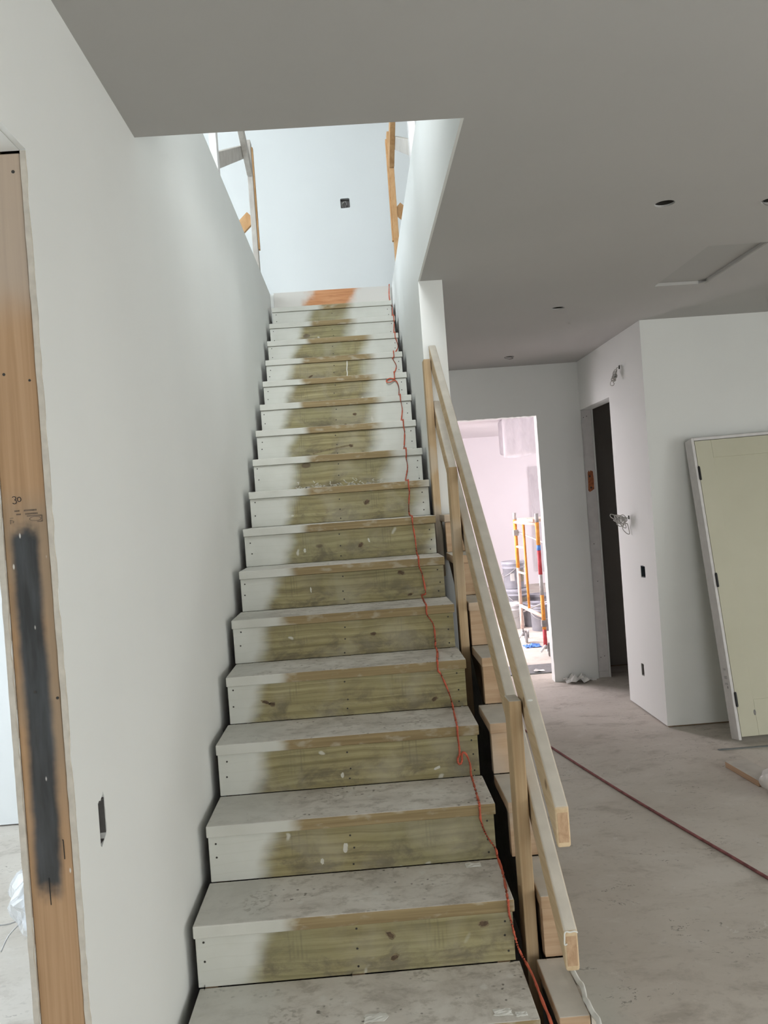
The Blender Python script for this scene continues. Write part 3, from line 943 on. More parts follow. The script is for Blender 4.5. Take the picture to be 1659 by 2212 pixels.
def on_riser(u, v, d):
    return (u, 0.012 - d, v)
bm = bmesh.new()
ribbon(bm, [(0.573, -0.036), (0.571, -0.07), (0.567, -0.10), (0.569, -0.125), (0.565, -0.15)], 0.006, on_riser)
obj('plaster_drip', bm, 'plaster', RISERS[13])
bm = bmesh.new()
rr = random.Random(77)
for k in range(60):
    x = rr.uniform(0.22, 0.76)
    z = -0.187 + abs(rr.gauss(0, 0.011)) + (0.018 if rr.random() < 0.12 else 0)
    p = [(x, z)]
    for j in range(rr.randint(2, 4)):
        p.append((p[-1][0] + rr.uniform(-0.012, 0.016), min(-0.13, max(-0.188, p[-1][1] + rr.uniform(-0.009, 0.010)))))
    ribbon(bm, p, rr.uniform(0.0018, 0.0045), on_riser)
o = obj('plaster_splatter', bm, 'splash', RISERS[9])
o['kind'] = 'stuff'
bm = bmesh.new()
ribbon(bm, [(0.33, -0.160), (0.40, -0.146), (0.47, -0.136), (0.53, -0.128), (0.575, -0.124)], 0.010, on_riser, 0.0005)
obj('dark_streak', bm, 'knotring', RISERS[10])
# stringers
for x0 in (0.02, 0.46, 0.90):
    pts = [(-0.28, F), (17 * RUN, 16 * RISE - 0.30), (17 * RUN, 16 * RISE - 0.05)]
    for i in range(16, -2, -1):
        pts += [(i * RUN + 0.05, i * RISE - TH - 0.001), (i * RUN + 0.05, (i - 1) * RISE - TH - 0.001 if i > -1 else F)]
    bm = prism(pts, 'x', x0, x0 + 0.038)
    o = obj('stringer', bm, 'dark_lumber', st)
    o.location = (0, 0, -F)
# outer narrow flight beyond the gap
for i in range(-1, 8):
    x0 = {1: 1.040, 4: 1.026, 5: 1.026, 0: 1.016}.get(i, 1.003) + rn.uniform(0, 0.003)
    x1 = 1.100
    y0 = rn.uniform(-0.004, 0.004)
    t = stair_part('side_tread', board(x0, x1, y0, RUN + 0.008, -TH, 0, rn), 'pine_x', i)
    zb = (-RISE if i > -1 else F - i * RISE) + 0.0005
    stair_part('side_riser', board(x0 + 0.004, x1, 0.012, 0.050, zb, -TH - 0.001, rn, 0.002), 'pine_x', i)
pts = [(-0.28, F)]
pts += [(2.33, 7 * RISE + 0.10 - 0.35), (2.33, 7 * RISE - 0.05)]
for i in range(7, -2, -1):
    pts += [(i * RUN + 0.052, i * RISE - TH - 0.002), (i * RUN + 0.052, (i - 1) * RISE - TH - 0.002 if i > -1 else F)]
o = obj('side_stringer', prism(pts, 'x', 1.045, 1.083), 'dark_lumber', st)
o.location = (0, 0, -F)
# drywall closing the open side, with a torn wavy top edge at the lowest steps
pts = [(-0.285, F), (2.33, F)]
rr = random.Random(8)
for i in range(7, -2, -1):
    ys = [i * RUN + 0.285 * k / 8 for k in range(8, -1, -1)]
    for k, yy in enumerate(ys):
        pts.append((min(yy, 2.33) - (0.001 if k == 0 else 0), i * RISE - 0.006 + (rr.uniform(-0.006, 0.008) if i <= 0 else 0)))
o = obj('side_drywall', prism(pts, 'x', 1.1025, 1.1152), 'gyp', st)
o.location = (0, 0, -F)
bm = bmesh.new()
path = [(1.1085 + 0.0035 * math.sin(k * 0.9) + rr.uniform(-0.001, 0.001), -0.06 + 0.30 * k / 14, 0.003 + 0.003 * math.sin(k * 1.7)) for k in range(15)]
tube(bm, catmull(path, 5), 0.0080, 8, 0.65)
o = obj('torn_plaster_edge', bm, 'plaster', st, True)
o.location = (0, 0, -F)

# ------------------------------------------------------------------ temporary handrail on the open side
hr = thing('handrail', 'temporary pine handrail of two sloping rails on three posts', 'handrail', (1.0, 0.33, F))
def hpart(name, bm, mat, smooth=False):
    o = obj(name, bm, mat, hr)
    o.location = (-1.0, -0.33, -F)
    return o
for (x0, x1, y0, y1, z0, z1) in ((0.996, 1.0345, 0.337, 0.425, -0.25, 0.772), (0.983, 1.0210, 1.440, 1.528, 0.45, 1.545), (0.9795, 1.0175, 2.250, 2.338, 1.00, 2.158)):
    hpart('post', board(x0, x1, y0, y1, z0, z1, rn), 'pine_z')
def rail(xa, xb, ya, yb, za, zb):
    """2x4 on edge; za, zb are the heights of its top at both ends, ends cut plumb and rounded"""
    hh = 0.089 * math.sqrt(1 + ((zb - za) / (yb - ya)) ** 2)
    bm = bmesh.new()
    hexa(bm, [(xa, ya, za - hh), (xa + 0.038, ya, za - hh), (xb + 0.038, yb, zb - hh), (xb, yb, zb - hh), (xa, ya, za), (xa + 0.038, ya, za), (xb + 0.038, yb, zb), (xb, yb, zb)])
    bev(bm, 0.006, 3)
    return bm
hpart('rail', rail(1.0435, 1.0205, -0.003, 2.335, 0.562, 2.246), 'pine_y')
hpart('rail', rail(1.0435, 1.0205, -0.003, 2.335, 0.231, 1.945), 'pine_y')
hpart('rail_end', boxm(1.0475, 1.0780, -0.0036, 0.004, 0.466, 0.549, 0.002), 'endgrain')
hpart('rail_end', boxm(1.0475, 1.0780, -0.0036, 0.004, 0.135, 0.218, 0.002), 'endgrain')
bm = bmesh.new()
tube(bm, catmull([(1.0805, -0.004, 0.226), (1.072, -0.006, 0.2305), (1.060, -0.006, 0.229), (1.050, -0.006, 0.2315), (1.0455, -0.006, 0.226), (1.0445, -0.006, 0.214), (1.0435, -0.006, 0.200), (1.0450, -0.006, 0.196), (1.0500, -0.007, 0.1985)], 4), 0.0022, 6)
o = hpart('plaster_drip', bm, 'plaster')
for (yy, zz, ln) in ((0.30, 0.779, 0.018), (1.05, 1.317, 0.016)):
    bm = bmesh.new()
    bmesh.ops.create_icosphere(bm, subdivisions=2, radius=0.007)
    bmesh.ops.scale(bm, verts=bm.verts, vec=(1.5, 0.8, 0.25))
    bmesh.ops.rotate(bm, verts=bm.verts, cent=(0, 0, 0), matrix=Matrix.Rotation(math.atan(0.72), 3, 'X'))
    bmesh.ops.translate(bm, verts=bm.verts, vec=(1.055, yy, zz))
    hpart('plaster_blob', bm, 'plaster')

# ------------------------------------------------------------------ upstairs guards
def guard(side):
    s = 1 if side == 'right' else -1
    lab = {'left': 'temporary stud guard along the left edge of the upstairs opening',
           'right': 'temporary stud guard along the right edge of the upstairs opening'}[side]
    xe = -0.034 if s < 0 else 0.994          # edge of the well
    g = thing('stairwell_guard', lab, 'guard rail', (xe, 4.2, U), 'guards of the stairwell')
    def gp(name, bm, mat):
        o = obj(name, bm, mat, g)
        o.location = (-xe, -4.2, -U)
        return o
    def X(d0, d1):
        a, b = xe + s * d0, xe + s * d1
        return min(a, b), max(a, b)
    xa, xb = X(0.0, 0.038)
    pm = 'pine_grey' if s < 0 else 'pine_orange'
    gp('post', boxm(xa, xb, 4.15, 4.24, U + 0.001, 4.21, 0.002), pm)
    xa2, xb2 = X(-0.011, -0.0005)
    gp('post_cleat', boxm(xa2, xb2, 4.19, 4.235, 3.40, 4.17, 0.001), 'pine_orange')
    xa, xb = X(0.0, 0.038)
    gp('post', boxm(xa, xb, 2.30, 2.37, U + 0.001, 4.15, 0.002), 'white')
    xm = xe + s * 0.058
    gp('brace', beam((xm, 2.36, 3.31), (xm, 4.20, 4.145), 0.036, 0.089, 0.002), 'pine_grey')
    gp('top_rail', beam((xe + s * 0.020, 2.2, 4.62), (xe + s * 0.020, 4.148, 3.975), 0.038, 0.089, 0.002), 'pine_grey' if s < 0 else 'pine_orange')
    gp('kicker', beam((xe + s * 0.042, 4.262, 3.672), (xe + s * 0.445, 4.262, 3.288), 0.036, 0.089, 0.002), 'pine_orange')
    return g
guard('left')
guard('right')

# ------------------------------------------------------------------ orange cord trailing down the stairs
hits = [('R', 16, .966, 2.965), ('N', 15, .955, 0), ('R', 15, .955, 2.79), ('N', 14, .939, 0), ('R', 14, .948, 2.60), ('R', 14, .952, 2.55), ('N', 13, .903, 0), ('R', 13, .894, 2.424), ('R', 13, .916, 2.367), ('N', 12, .882, 0),
        ('L', 12, 0, 0), ('R', 12, .907, 2.165), ('N', 11, .895, 0), ('R', 11, .902, 1.998), ('N', 10, .885, 0), ('R', 10, .889, 1.826), ('R', 10, .880, 1.743), ('N', 9, .872, 0), ('R', 9, .870, 1.66), ('R', 9, .874, 1.604),
        ('N', 8, .855, 0), ('R', 8, .857, 1.463), ('R', 8, .849, 1.393), ('N', 7, .844, 0), ('R', 7, .852, 1.217), ('T', 6, .853, 1.929), ('N', 6, .842, 0), ('R', 6, .855, 1.06), ('R', 6, .864, .977), ('N', 5, .842, 0), ('R', 5, .868, .864), ('R', 5, .871, .793),
        ('T', 4, .868, 1.33), ('N', 4, .850, 0), ('R', 4, .861, .706), ('R', 4, .886, .637), ('T', 3, .897, 1.115), ('N', 3, .882, 0), ('R', 3, .885, .496), ('L', 3, 0, 0), ('R', 3, .921, .425), ('T', 2, .920, .795), ('N', 2, .910, 0), ('R', 2, .912, .325), ('R', 2, .926, .277), ('R', 2, .955, .225),
        ('T', 1, .957, .455), ('N', 1, .942, 0), ('R', 1, .949, .119), ('R', 1, .962, .05)]
cr = 0.0048
P = [(0.955, 5.30, U + cr), (0.962, 5.05, U + cr), (0.970, 4.86, U + 0.012), (0.9675, 4.835, U - 0.01), (0.962, 4.836, 3.142)]
lastk = 'R'
lasti = 17
for k, i, x, v in hits:
    yr, yn = i * RUN + 0.012 - cr - 0.001, i * RUN - cr - 0.001
    if i != lasti:                       # come down to the tread and cross it
        if k == 'T':
            P.append((x, (i + 1) * RUN - 0.012, i * RISE + cr + 0.010))
        else:
            P.append((x + 0.003, (i + 1) * RUN - 0.004, i * RISE + cr + 0.012))
            P.append((x + 0.002, (i + 0.5) * RUN, i * RISE + cr))
    if k == 'T':
        P.append((x, v, i * RISE + cr))
    elif k == 'N':
        P.append((x, yn + 0.010, i * RISE + cr + 0.001))
        P.append((x, yn, i * RISE - 0.004))
        P.append((x, yn, i * RISE - 0.036))
    elif k == 'R':
        P.append((x, yr - 0.002, v))
    elif k == 'L' and i == 12:
        for dx, dz in ((0.000, 2.238), (-0.030, 2.243), (-0.052, 2.232), (-0.050, 2.219), (-0.028, 2.217), (0.0, 2.228), (0.018, 2.210)):
            P.append((0.880 + dx, yr - 0.006 - 0.006 * (dz < 2.225), dz))
    elif k == 'L' and i == 3:
        for x_, z_ in ((.884, .468), (.877, .452), (.878, .434), (.886, .431), (.892, .445), (.892, .468), (.900, .474), (.910, .462)):
            P.append((x_, yr - 0.004 - 0.008 * (z_ > 0.46), z_))
    lasti = i
P += [(0.975, 0.285, 0.014), (0.986, 0.202, 0.006), (0.990, 0.086, -0.004), (0.995, -0.008, -0.018), (1.004, -0.10, -0.10), (1.012, -0.24, -0.175), (1.02, -0.31, -0.185), (1.03, -0.40, F + cr), (1.10, -0.7, F + cr)]
bm = bmesh.new()
tube(bm, catmull(P, 7), cr, 8, 0.72, 420.0)
tag(obj('extension_cord', bm, 'cord', None, True), 'twisted orange-red extension cord trailing down the right side of the steps', 'cord')

# ------------------------------------------------------------------ hose on the slab
P = [(1.60, 4.5, 0), (1.70, 3.95, 0), (1.782, 3.524, 0), (1.87, 3.06, 0), (1.955, 2.643, 0), (2.03, 2.30, 0), (2.104, 1.975, 0), (2.18, 1.66, 0), (2.242, 1.391, 0), (2.33, 1.0, 0), (2.40, 0.4, 0)]
bm = bmesh.new()
tube(bm, [Vector((p.x, p.y, F + 0.0072)) for p in catmull(P, 6)], 0.0072, 10)
tag(obj('air_hose', bm, 'hose', None, True), 'dark red hose lying across the concrete floor', 'hose')

# ------------------------------------------------------------------ ceiling cans, panel, stray wire
CANLAB = ['largest open light can in the ceiling, nearest the staircase opening', 'middle light can of the row in the ceiling', 'farthest small light can in the ceiling with a wire', 'light can in the ceiling cut by the right picture edge']
for k, (hx, hy) in enumerate(HOLES):
    t = thing('light_can', CANLAB[k], 'ceiling light', (hx, hy, H), 'light cans in the ceiling')
    r = 0.0412
    obj('housing', lathe([(r, 0.008), (r, 0.105), (0.0, 0.105), (0.0, 0.100), (r - 0.002, 0.100), (r - 0.002, 0.008), (r, 0.008)], 24), 'dark', t, True)
    obj('socket', lathe([(0.0, 0.099), (0.016, 0.099), (0.016, 0.060), (0.013, 0.060), (0.013, 0.095), (0, 0.095)], 16), 'boxgrey', t, True)
    if k in (2, 3):
        obj('wire', tubem(catmull([(0.0, 0, 0.06), (0.02, 0.005, 0.0), (0.03, -0.01, -0.014), (0.005, 0.0, -0.020), (-0.02, 0.01, -0.012), (-0.045, -0.012, -0.006)], 5), 0.0028, 6), 'boxgrey', t, True)
t = thing('access_panel', 'recessed rectangular panel in the ceiling above the leaning door', 'panel', (PANEL[0], PANEL[2], H))
w_, d_ = PANEL[1] - PANEL[0], PANEL[3] - PANEL[2]
obj('board', boxm(0.001, w_ - 0.001, 0.001, d_ - 0.001, 0.017, 0.0225, 0.001), 'panel', t)
obj('flange', boxm(0.003, w_ - 0.045, d_ - 0.012, d_ - 0.006, -0.002, 0.017, 0.001), 'ceil', t)
obj('flange', boxm(w_ - 0.012, w_ - 0.006, 0.003, d_ - 0.045, -0.002, 0.017, 0.001), 'ceil', t)
obj('corner_tab', prism([(w_ - 0.046, d_ - 0.006), (w_ - 0.008, d_ - 0.044), (w_ - 0.006, d_ - 0.006)], 'z', -0.002, 0.004), 'ceil', t)

# ------------------------------------------------------------------ electrical boxes
def ebox(name, label, axis, x0, x1, y0, y1, z0, z1, mat, extra=None):
    """open five-sided box let into a wall; axis = +x / -x / -y opening direction"""
    t = thing(name, label, 'electrical box', ((x0 + x1) / 2, (y0 + y1) / 2, z0))
    c = t.location
    bm = bmesh.new()
    tk = 0.002
    bs = {'+x': (x0, x0 + tk, y0, y1, z0, z1), '-x': (x1 - tk, x1, y0, y1, z0, z1), '-y': (x0, x1, y1 - tk, y1, z0, z1)}[axis]
    box(bm, *bs)
    box(bm, x0, x1, y0, y1, z0, z0 + tk)
    box(bm, x0, x1, y0, y1, z1 - tk, z1)
    if axis != '-y':
        box(bm, x0, x1, y0, y0 + tk, z0, z1)
        box(bm, x0, x1, y1 - tk, y1, z0, z1)
    else:
        box(bm, x0, x0 + tk, y0, y1, z0, z1)
        box(bm, x1 - tk, x1, y0, y1, z0, z1)
    o = obj('housing', bm, mat, t)
    o.location = -c
    if extra:
        for nm, b2, m2 in extra:
            o = obj(nm, b2, m2, t, True)
            o.location = -c
    return t
ebox('socket_box', 'narrow ragged socket cut-out low on the left stair wall', '+x', -0.085, -0.0308, -0.3835, -0.3415, 0.7085, 0.7965, 'boxdark')
ebox('switch_box', 'dark switch box cut-out at hand height on the pinkish wall', '-x', 2.692, 2.738, 4.053, 4.149, 0.716, 0.798, 'boxblue')
ebox('outlet_box', 'grey outlet cut-out low on the pinkish wall', '-x', 2.692, 2.738, 4.239, 4.296, -0.064, 0.024, 'boxgrey')
wires = []
for k in range(3):
    wires.append(('wire', tubem(catmull([(0.635 + 0.02 * k, 6.05, 4.33), (0.63 + 0.02 * k, 6.02, 4.35 + 0.01 * k), (0.655 + 0.01 * k, 6.02, 4.375), (0.68, 6.03, 4.36 - 0.01 * k)], 4), 0.004, 6), 'wire' if k == 0 else 'boxgrey'))
ebox('junction_box', 'square junction box cut-out in the upstairs white wall', '-y', 0.6195, 0.7045, 6.004, 6.058, 4.3105, 4.396, 'boxgrey', wires)

# ------------------------------------------------------------------ coiled cables hanging out of the side wall
def coil(name, label, base, loops, r, seed):
    """cable pulled out of the wall and wound into loops; loop = (x, y, z, rx, rz, start, tilt) from the hole"""
    rr = random.Random(seed)
    t = thing(name, label, 'cable', base)
    pts = [(0.02, 0, 0), (-0.02, 0, -0.004)]
    for (cx, cy, cz, ra, rz, a0, tilt) in loops:
        for j in range(9):
            a = R(a0 + j * 45)
            u, v = ra * math.cos(a), rz * math.sin(a)
            ct, s_ = math.cos(R(tilt)), math.sin(R(tilt))
            pts.append((min(-0.008, cx + u * ct - v * s_), cy + rr.uniform(-0.02, 0.02), cz + u * s_ + v * ct))
    obj('loop', tubem(catmull(pts, 4), r, 6), 'wire', t, True)
    obj('wall_hole', boxm(-0.0015, 0.002, -0.012, 0.012, -0.014, 0.014, 0.001), 'dark', t)
    return t
coil('cable_coil', 'small knotted cable coil high on the pinkish wall above the dark doorway', (2.688, 4.319, 2.343),
     [(-0.036, 0.0, -0.050, 0.014, 0.034, 60, -12), (-0.040, 0.0, -0.055, 0.010, 0.028, 200, 10), (-0.044, 0.0, -0.070, 0.016, 0.018, 0, 20), (-0.046, 0.01, -0.085, 0.018, 0.012, 90, 30), (-0.050, 0.0, -0.095, 0.014, 0.014, 30, -20), (-0.060, 0.0, -0.122, 0.016, 0.018, 45, 0), (-0.042, 0.0, -0.075, 0.012, 0.028, 120, -25)], 0.0034, 3)
coil('cable_coil', 'loose pale cable coil at shoulder height beside the dark doorway', (2.688, 4.345, 1.166),
     [(-0.050, 0.0, -0.010, 0.030, 0.034, 0, 25), (-0.075, 0.0, 0.000, 0.040, 0.018, 40, -30), (-0.115, 0.0, 0.010, 0.034, 0.014, 100, -40), (-0.070, 0.0, -0.030, 0.026, 0.038, 200, 20), (-0.050, 0.0, -0.040, 0.020, 0.045, 60, 25), (-0.026, 0.0, -0.085, 0.022, 0.048, 90, 18), (-0.058, 0.0, -0.020, 0.030, 0.030, 0, 60), (-0.085, 0.0, -0.02, 0.028, 0.02, 180, -20)], 0.0036, 9)

# ------------------------------------------------------------------ leaning pre-hung door
dr = thing('leaning_door', 'yellowish primed door in its white frame leaning against the wall', 'door', (2.985, 3.412, F + 0.001))
dr.rotation_euler = (R(-10.2), R(-0.9), R(0.5))
DW, DH, DD, JT = 0.86, 2.075, 0.118, 0.019
def dp(name, bm, mat, parent=None):
    return obj(name, bm, mat, parent or dr)
sj = dp('side_jamb', boxm(0, JT, -DD, 0, 0, DH, 0.0015), 'white')
dp('side_jamb', boxm(DW - JT, DW, -DD, 0, 0, DH, 0.0015), 'white')
dp('head_jamb', boxm(JT + 0.0005, DW - JT - 0.0005, -DD, 0, DH - JT, DH, 0.0015), 'white')
dp('door_stop', boxm(JT + 0.0005, JT + 0.012, -DD + 0.047, -DD + 0.08, 0, DH - JT - 0.001), 'white')
lf = bmesh.new()
lx0, lx1, lz0, lz1, ly0, ly1 = JT + 0.003, DW - JT - 0.003, 0.020, DH - JT - 0.004, -DD + 0.001, -DD + 0.036
box(lf, lx0, lx1, ly0 + 0.007, ly1, lz0, lz1)
leaf = dp('door_leaf', lf, 'leaf')
st_w = 0.118
for nm, b in (('stile', (lx0, lx0 + st_w, lz0, lz1)), ('stile', (lx1 - st_w, lx1, lz0, lz1)), ('top_rail', (lx0 + st_w, lx1 - st_w, lz1 - st_w - 0.01, lz1)), ('bottom_rail', (lx0 + st_w, lx1 - st_w, lz0, lz0 + 0.235))):
    dp(nm, boxm(b[0] + 0.0002, b[1] - 0.0002, ly0, ly0 + 0.0069, b[2] + 0.0002, b[3] - 0.0002, 0.0012), 'leaf', leaf)
for zc in (DH - 0.255, DH * 0.515, 0.265):
    hg = dp('hinge', boxm(JT - 0.004, JT + 0.013, -DD - 0.003, -DD + 0.002, zc - 0.045, zc + 0.045, 0.001), 'black')
    dp('knuckle', lathe([(0, -0.049), (0.0062, -0.049), (0.0062, 0.049), (0, 0.049)], 12, (JT + 0.003, -DD - 0.005, zc)), 'black', hg)
# printed sticker marks on the side of the jamb
bm = bmesh.new()
rr = random.Random(4)
def on_jamb(u, v, d):
    return (-d, u, v)
for zr in (0.470, 0.462, 0.418, 0.411, 0.404, 0.372, 0.364):
    u = -0.085
    while u < -0.045:
        l = rr.uniform(0.004, 0.012)
        ribbon(bm, [(u, zr), (u + l, zr)], 0.0045, on_jamb)
        u += l + 0.004
ribbon(bm, [(-0.082, 0.345), (-0.066, 0.345)], 0.016, on_jamb)
o = obj('printed_label', bm, 'label_print', dr)
bm = bmesh.new()
bmesh.ops.create_icosphere(bm, subdivisions=2, radius=0.012)
bmesh.ops.scale(bm, verts=bm.verts, vec=(0.7, 0.2, 1.6))
bmesh.ops.translate(bm, verts=bm.verts, vec=(0.135, ly0 - 0.0005, 0.170))
o = obj('dark_scuff', bm, 'boxgrey', leaf)
tag(obj('metal_strip', boxm(2.80, 3.75, 3.185, 3.205, F, F + 0.006, 0.001), 'greystrip'), 'thin grey strip on the slab in front of the leaning door', 'strip')

# ------------------------------------------------------------------ board, bag, paper on the slab
bd = obj('lumber_offcut', board(0, 0.142, -0.375, 0, 0, 0.036, rn), m_lumber('pine_offcut', (0.42, 0.27, 0.17), (0.55, 0.385, 0.26), (40, 2, 60), 0.95, True, (0.50, 0.475, 0.43)))
bd.location = (2.700, 2.862, F + 0.0005)
bd.rotation_euler = (0, 0, R(4.5))
tag(bd, 'flat dusty lumber offcut on the floor at right', 'board')
bm = bmesh.new()
bmesh.ops.create_icosphere(bm, subdivisions=4, radius=0.12)
for v in bm.verts:
    n = mnoise.noise(v.co * 14) * 0.020 + mnoise.noise(v.co * 30 + Vector((3, 1, 5))) * 0.008
    v.co += v.normal * n
    v.co.z *= 0.62
    v.co.x *= 1.25
zmin = min(v.co.z for v in bm.verts)
o = obj('plastic_bag', bm, 'bag', None, True)
o.location = (2.838, 2.350, F - zmin)
tag(o, 'crumpled whitish plastic bag beside the lumber offcut', 'bag')
tag(crumple('crumpled_paper', 2.455, 5.46, F, 0.20, 0.14, 0.085, 3, 'paper', 6), 'crumpled white paper on the floor at the foot of the far wall', 'paper')
tag(crumple('torn_tape', 2.575, 5.50, F, 0.15, 0.045, 0.022, 6, 'paper'), 'flat torn paper strip beside the crumpled paper', 'paper')

# flakes of plaster on the steps
for k, (x, i, y, sx, lab) in enumerate(((.873, 1, .545, .05, 'plaster flake at the back of the second visible tread, right side'), (.527, 0, .072, .06, 'plaster flake in the middle of the lowest visible tread'),
        (.872, 0, .045, .05, 'larger plaster flake near the right end of the lowest visible tread'), (.921, 0, .030, .032, 'small plaster flake at the right front edge of the lowest visible tread'), (.713, 9, 2.70, .045, 'plaster flake lying halfway up the stairs'))):
    o = crumple('plaster_flake', x, y, i * RISE, sx, sx * 0.6, 0.0028, 20 + k, 'plaster', 7, 0.0015)
    tag(o, lab, 'plaster', 'plaster flakes on the steps')

# ------------------------------------------------------------------ far room: scaffold, buckets, plastic
def build_scaffold():
    L, Rr = Vector((2.405, 7.70, 0)), Vector((2.468, 6.76, 0))
    t = thing('scaffold', 'orange rolling scaffold tower standing in the bright far room', 'scaffold', (2.44, 7.2, F))
    base = Vector((2.44, 7.2, F))
    def sp(name, bm, mat, smooth=True, parent=None):
        o = obj(name, bm, mat, parent or t, smooth)
        if parent is None:
            o.location = -base
        return o
    r = 0.021
    for dx in (0.0, 1.55):
        D = Vector((dx, 0, 0))
        def post(c, secs):
            for z0, z1, mt in secs:
                sp('post_section', tubem([c + Vector((0, 0, z0)), c + Vector((0, 0, z1))], r if mt != 'bluetape' else r + 0.001, 12), mt)
        post(L + D, ((-0.17, 0.12, 'orange_pale'), (0.12, 0.55, 'orange_pale'), (0.55, 1.12, 'orange'), (1.12, 1.20, 'steel')))
        post(Rr + D, ((-0.22, -0.05, 'red'), (-0.05, 0.32, 'orange'), (0.32, 0.54, 'steel'), (0.54, 0.80, 'red'), (0.80, 0.855, 'bluetape'), (0.855, 1.10, 'orange'), (1.10, 1.195, 'steel')))
        I = L.lerp(Rr, 0.40) + D
        sp('ladder_post', tubem([I + Vector((0, 0, 0.09)), I + Vector((0, 0, 1.07))], 0.015, 10), 'orange')
        sp('top_bar', tubem([L + D + Vector((0, 0, 1.09)), Rr + D + Vector((0, 0, 1.08))], 0.018, 10), 'orange_pale')
        sp('bottom_bar', tubem([L + D + Vector((0, 0, 0.10)), Rr + D + Vector((0, 0, 0.085))], 0.021, 10), 'orange_pale')
        for z in (0.80, 0.50):
            sp('rung', tubem([L + D + Vector((0, 0, z)), I + Vector((0, 0, z))], 0.013, 8), 'orange_pale')
        for c in (L + D, Rr + D):
            w = c + Vector((0.045, 0.03, F + 0.075))
            bm = bmesh.new()
            tube(bm, [w + Vector((0.018 * k, -0.006 * k, 0)) for k in (-1, 1)], 0.028, 16)
            cs = sp('caster', bm, 'bucketwhite')
            bm = bmesh.new()
            ring = [w + Vector((0, 0, 0)) + Vector((0.01 * math.cos(a), 0.058 * math.cos(a), 0.058 * math.sin(a))) for a in [2 * math.pi * j / 24 for j in range(25)]]
            tube(bm, ring, 0.0165, 10, caps=False)
            o = obj('tyre', bm, 'steel' if c.y > 7 else 'boxgrey', cs, True)
            bm = bmesh.new()
            for sx in (-0.026, 0.026):
                hexa(bm, [Vector(q) + w for q in ((sx - 0.003, -0.02, -0.015), (sx + 0.003, -0.02, -0.015), (sx + 0.003, 0.02, -0.015), (sx - 0.003, 0.02, -0.015), (sx - 0.003, -0.05, 0.085), (sx + 0.003, -0.05, 0.085), (sx + 0.003, 0.01, 0.085), (sx - 0.003, 0.01, 0.085))])
            o = obj('fork', bm, 'bucketwhite', cs)
            bm = bmesh.new()
            tube(bm, [w + Vector((-0.045, -0.05, 0.06)), w + Vector((-0.105, -0.055, -0.01))], 0.012, 8)
            obj('brake_lever', bm, 'bucketwhite', cs, True)
            sp('stem', tubem([c + Vector((0, 0, -0.26)), c + Vector((0, 0, -0.17))], 0.014, 8), 'steel')
    sp('brace', tubem([L + Vector((0, 0, 0.985)), Rr + Vector((1.55, 0, 0.13))], 0.010, 8), 'steel')
    sp('brace', tubem([L + Vector((0, 0, 0.02)), Rr + Vector((1.55, 0, 0.75))], 0.010, 8), 'steel')
    for k in range(3):
        y0 = 6.80 + k * 0.30
        sp('platform_board', boxm(2.43, 3.99, y0, y0 + 0.27, 1.105, 1.135, 0.003), 'orange_pale', False)
    sp('clamp', boxm(2.375, 2.435, 7.67, 7.73, 0.93, 1.00, 0.004), 'steel', False)
    sp('clamp', boxm(2.440, 2.498, 6.73, 6.79, -0.02, 0.05, 0.004), 'boxgrey', False)
build_scaffold()

def bucket(label, x, y, z, mat='bucket', sticker=True, lid=True, sc=1.0, ang=0.0):
    t = thing('bucket', label, 'bucket', (x, y, z), 'buckets in the far room')
    h, r0, r1 = 0.37 * sc, 0.132 * sc, 0.150 * sc
    prof = [(0, 0), (r0 - 0.004, 0), (r0, 0.004), (r1 - 0.008, h * 0.74), (r1 + 0.004, h * 0.745), (r1 + 0.004, h * 0.765), (r1 - 0.004, h * 0.77), (r1 - 0.003, h * 0.85), (r1 + 0.006, h * 0.855), (r1 + 0.006, h * 0.875), (r1 - 0.002, h * 0.88), (r1, h * 0.94)]
    if not lid:
        prof += [(r1 + 0.005, h * 0.945), (r1 + 0.005, h), (r1 - 0.004, h), (r1 - 0.008, h * 0.9), (r0 - 0.006, 0.006), (0, 0.006)]
    else:
        prof += [(0, h * 0.94)]
    obj('body', lathe(prof, 32), mat, t, True)
    if lid:
        obj('lid', lathe([(r1 + 0.008, h * 0.90), (r1 + 0.009, h * 0.985), (r1 + 0.004, h), (r1 - 0.010, h), (r1 - 0.014, h * 0.985), (0, h * 0.985), (0, h * 0.945), (r1 + 0.003, h * 0.943), (r1 + 0.008, h * 0.90)], 32), 'bucketwhite' if mat == 'bucketwhite' else mat, t, True)
    pts = [((r1 + 0.006) * math.cos(R(a)) * 1.0, (r1 + 0.010) * math.sin(R(a)), h * 0.80 - 0.13 * sc * math.sin(R(a))) for a in range(0, 181, 15)]
    hb = obj('handle', tubem([Vector((p[0], -p[1], p[2])) for p in pts], 0.0035, 6), 'steel', t, True)
    hb.rotation_euler = (0, 0, R(ang))
    if sticker:
        for a0, a1, z0, z1, mt in ((-60, -5, 0.25, 0.68, 'yellowlabel'), (-100, -75, 0.30, 0.58, 'paper')):
            bm = bmesh.new()
            prev = None
            for j in range(7):
                a = R(a0 + (a1 - a0) * j / 6 - 20)
                q = []
                for zz in (z0, z1):
                    rr_ = r0 + (r1 - 0.008 - r0) * zz / 0.74 + 0.0012
                    q.append(bm.verts.new((rr_ * math.cos(a), rr_ * math.sin(a), h * zz)))
                if prev:
                    bm.faces.new((prev[0], q[0], q[1], prev[1]))
                prev = q
            bmesh.ops.solidify(bm, geom=list(bm.faces), thickness=0.0006)
            obj('label_sticker', bm, mt, t)
    return t
bucket('grey lidded bucket on top of the stack of buckets', 2.655, 9.45, F + 0.4725, sc=1.02, ang=-80)
bucket('grey bucket in the middle of the stack of buckets', 2.68, 9.45, F + 0.10, sc=1.0, ang=20)
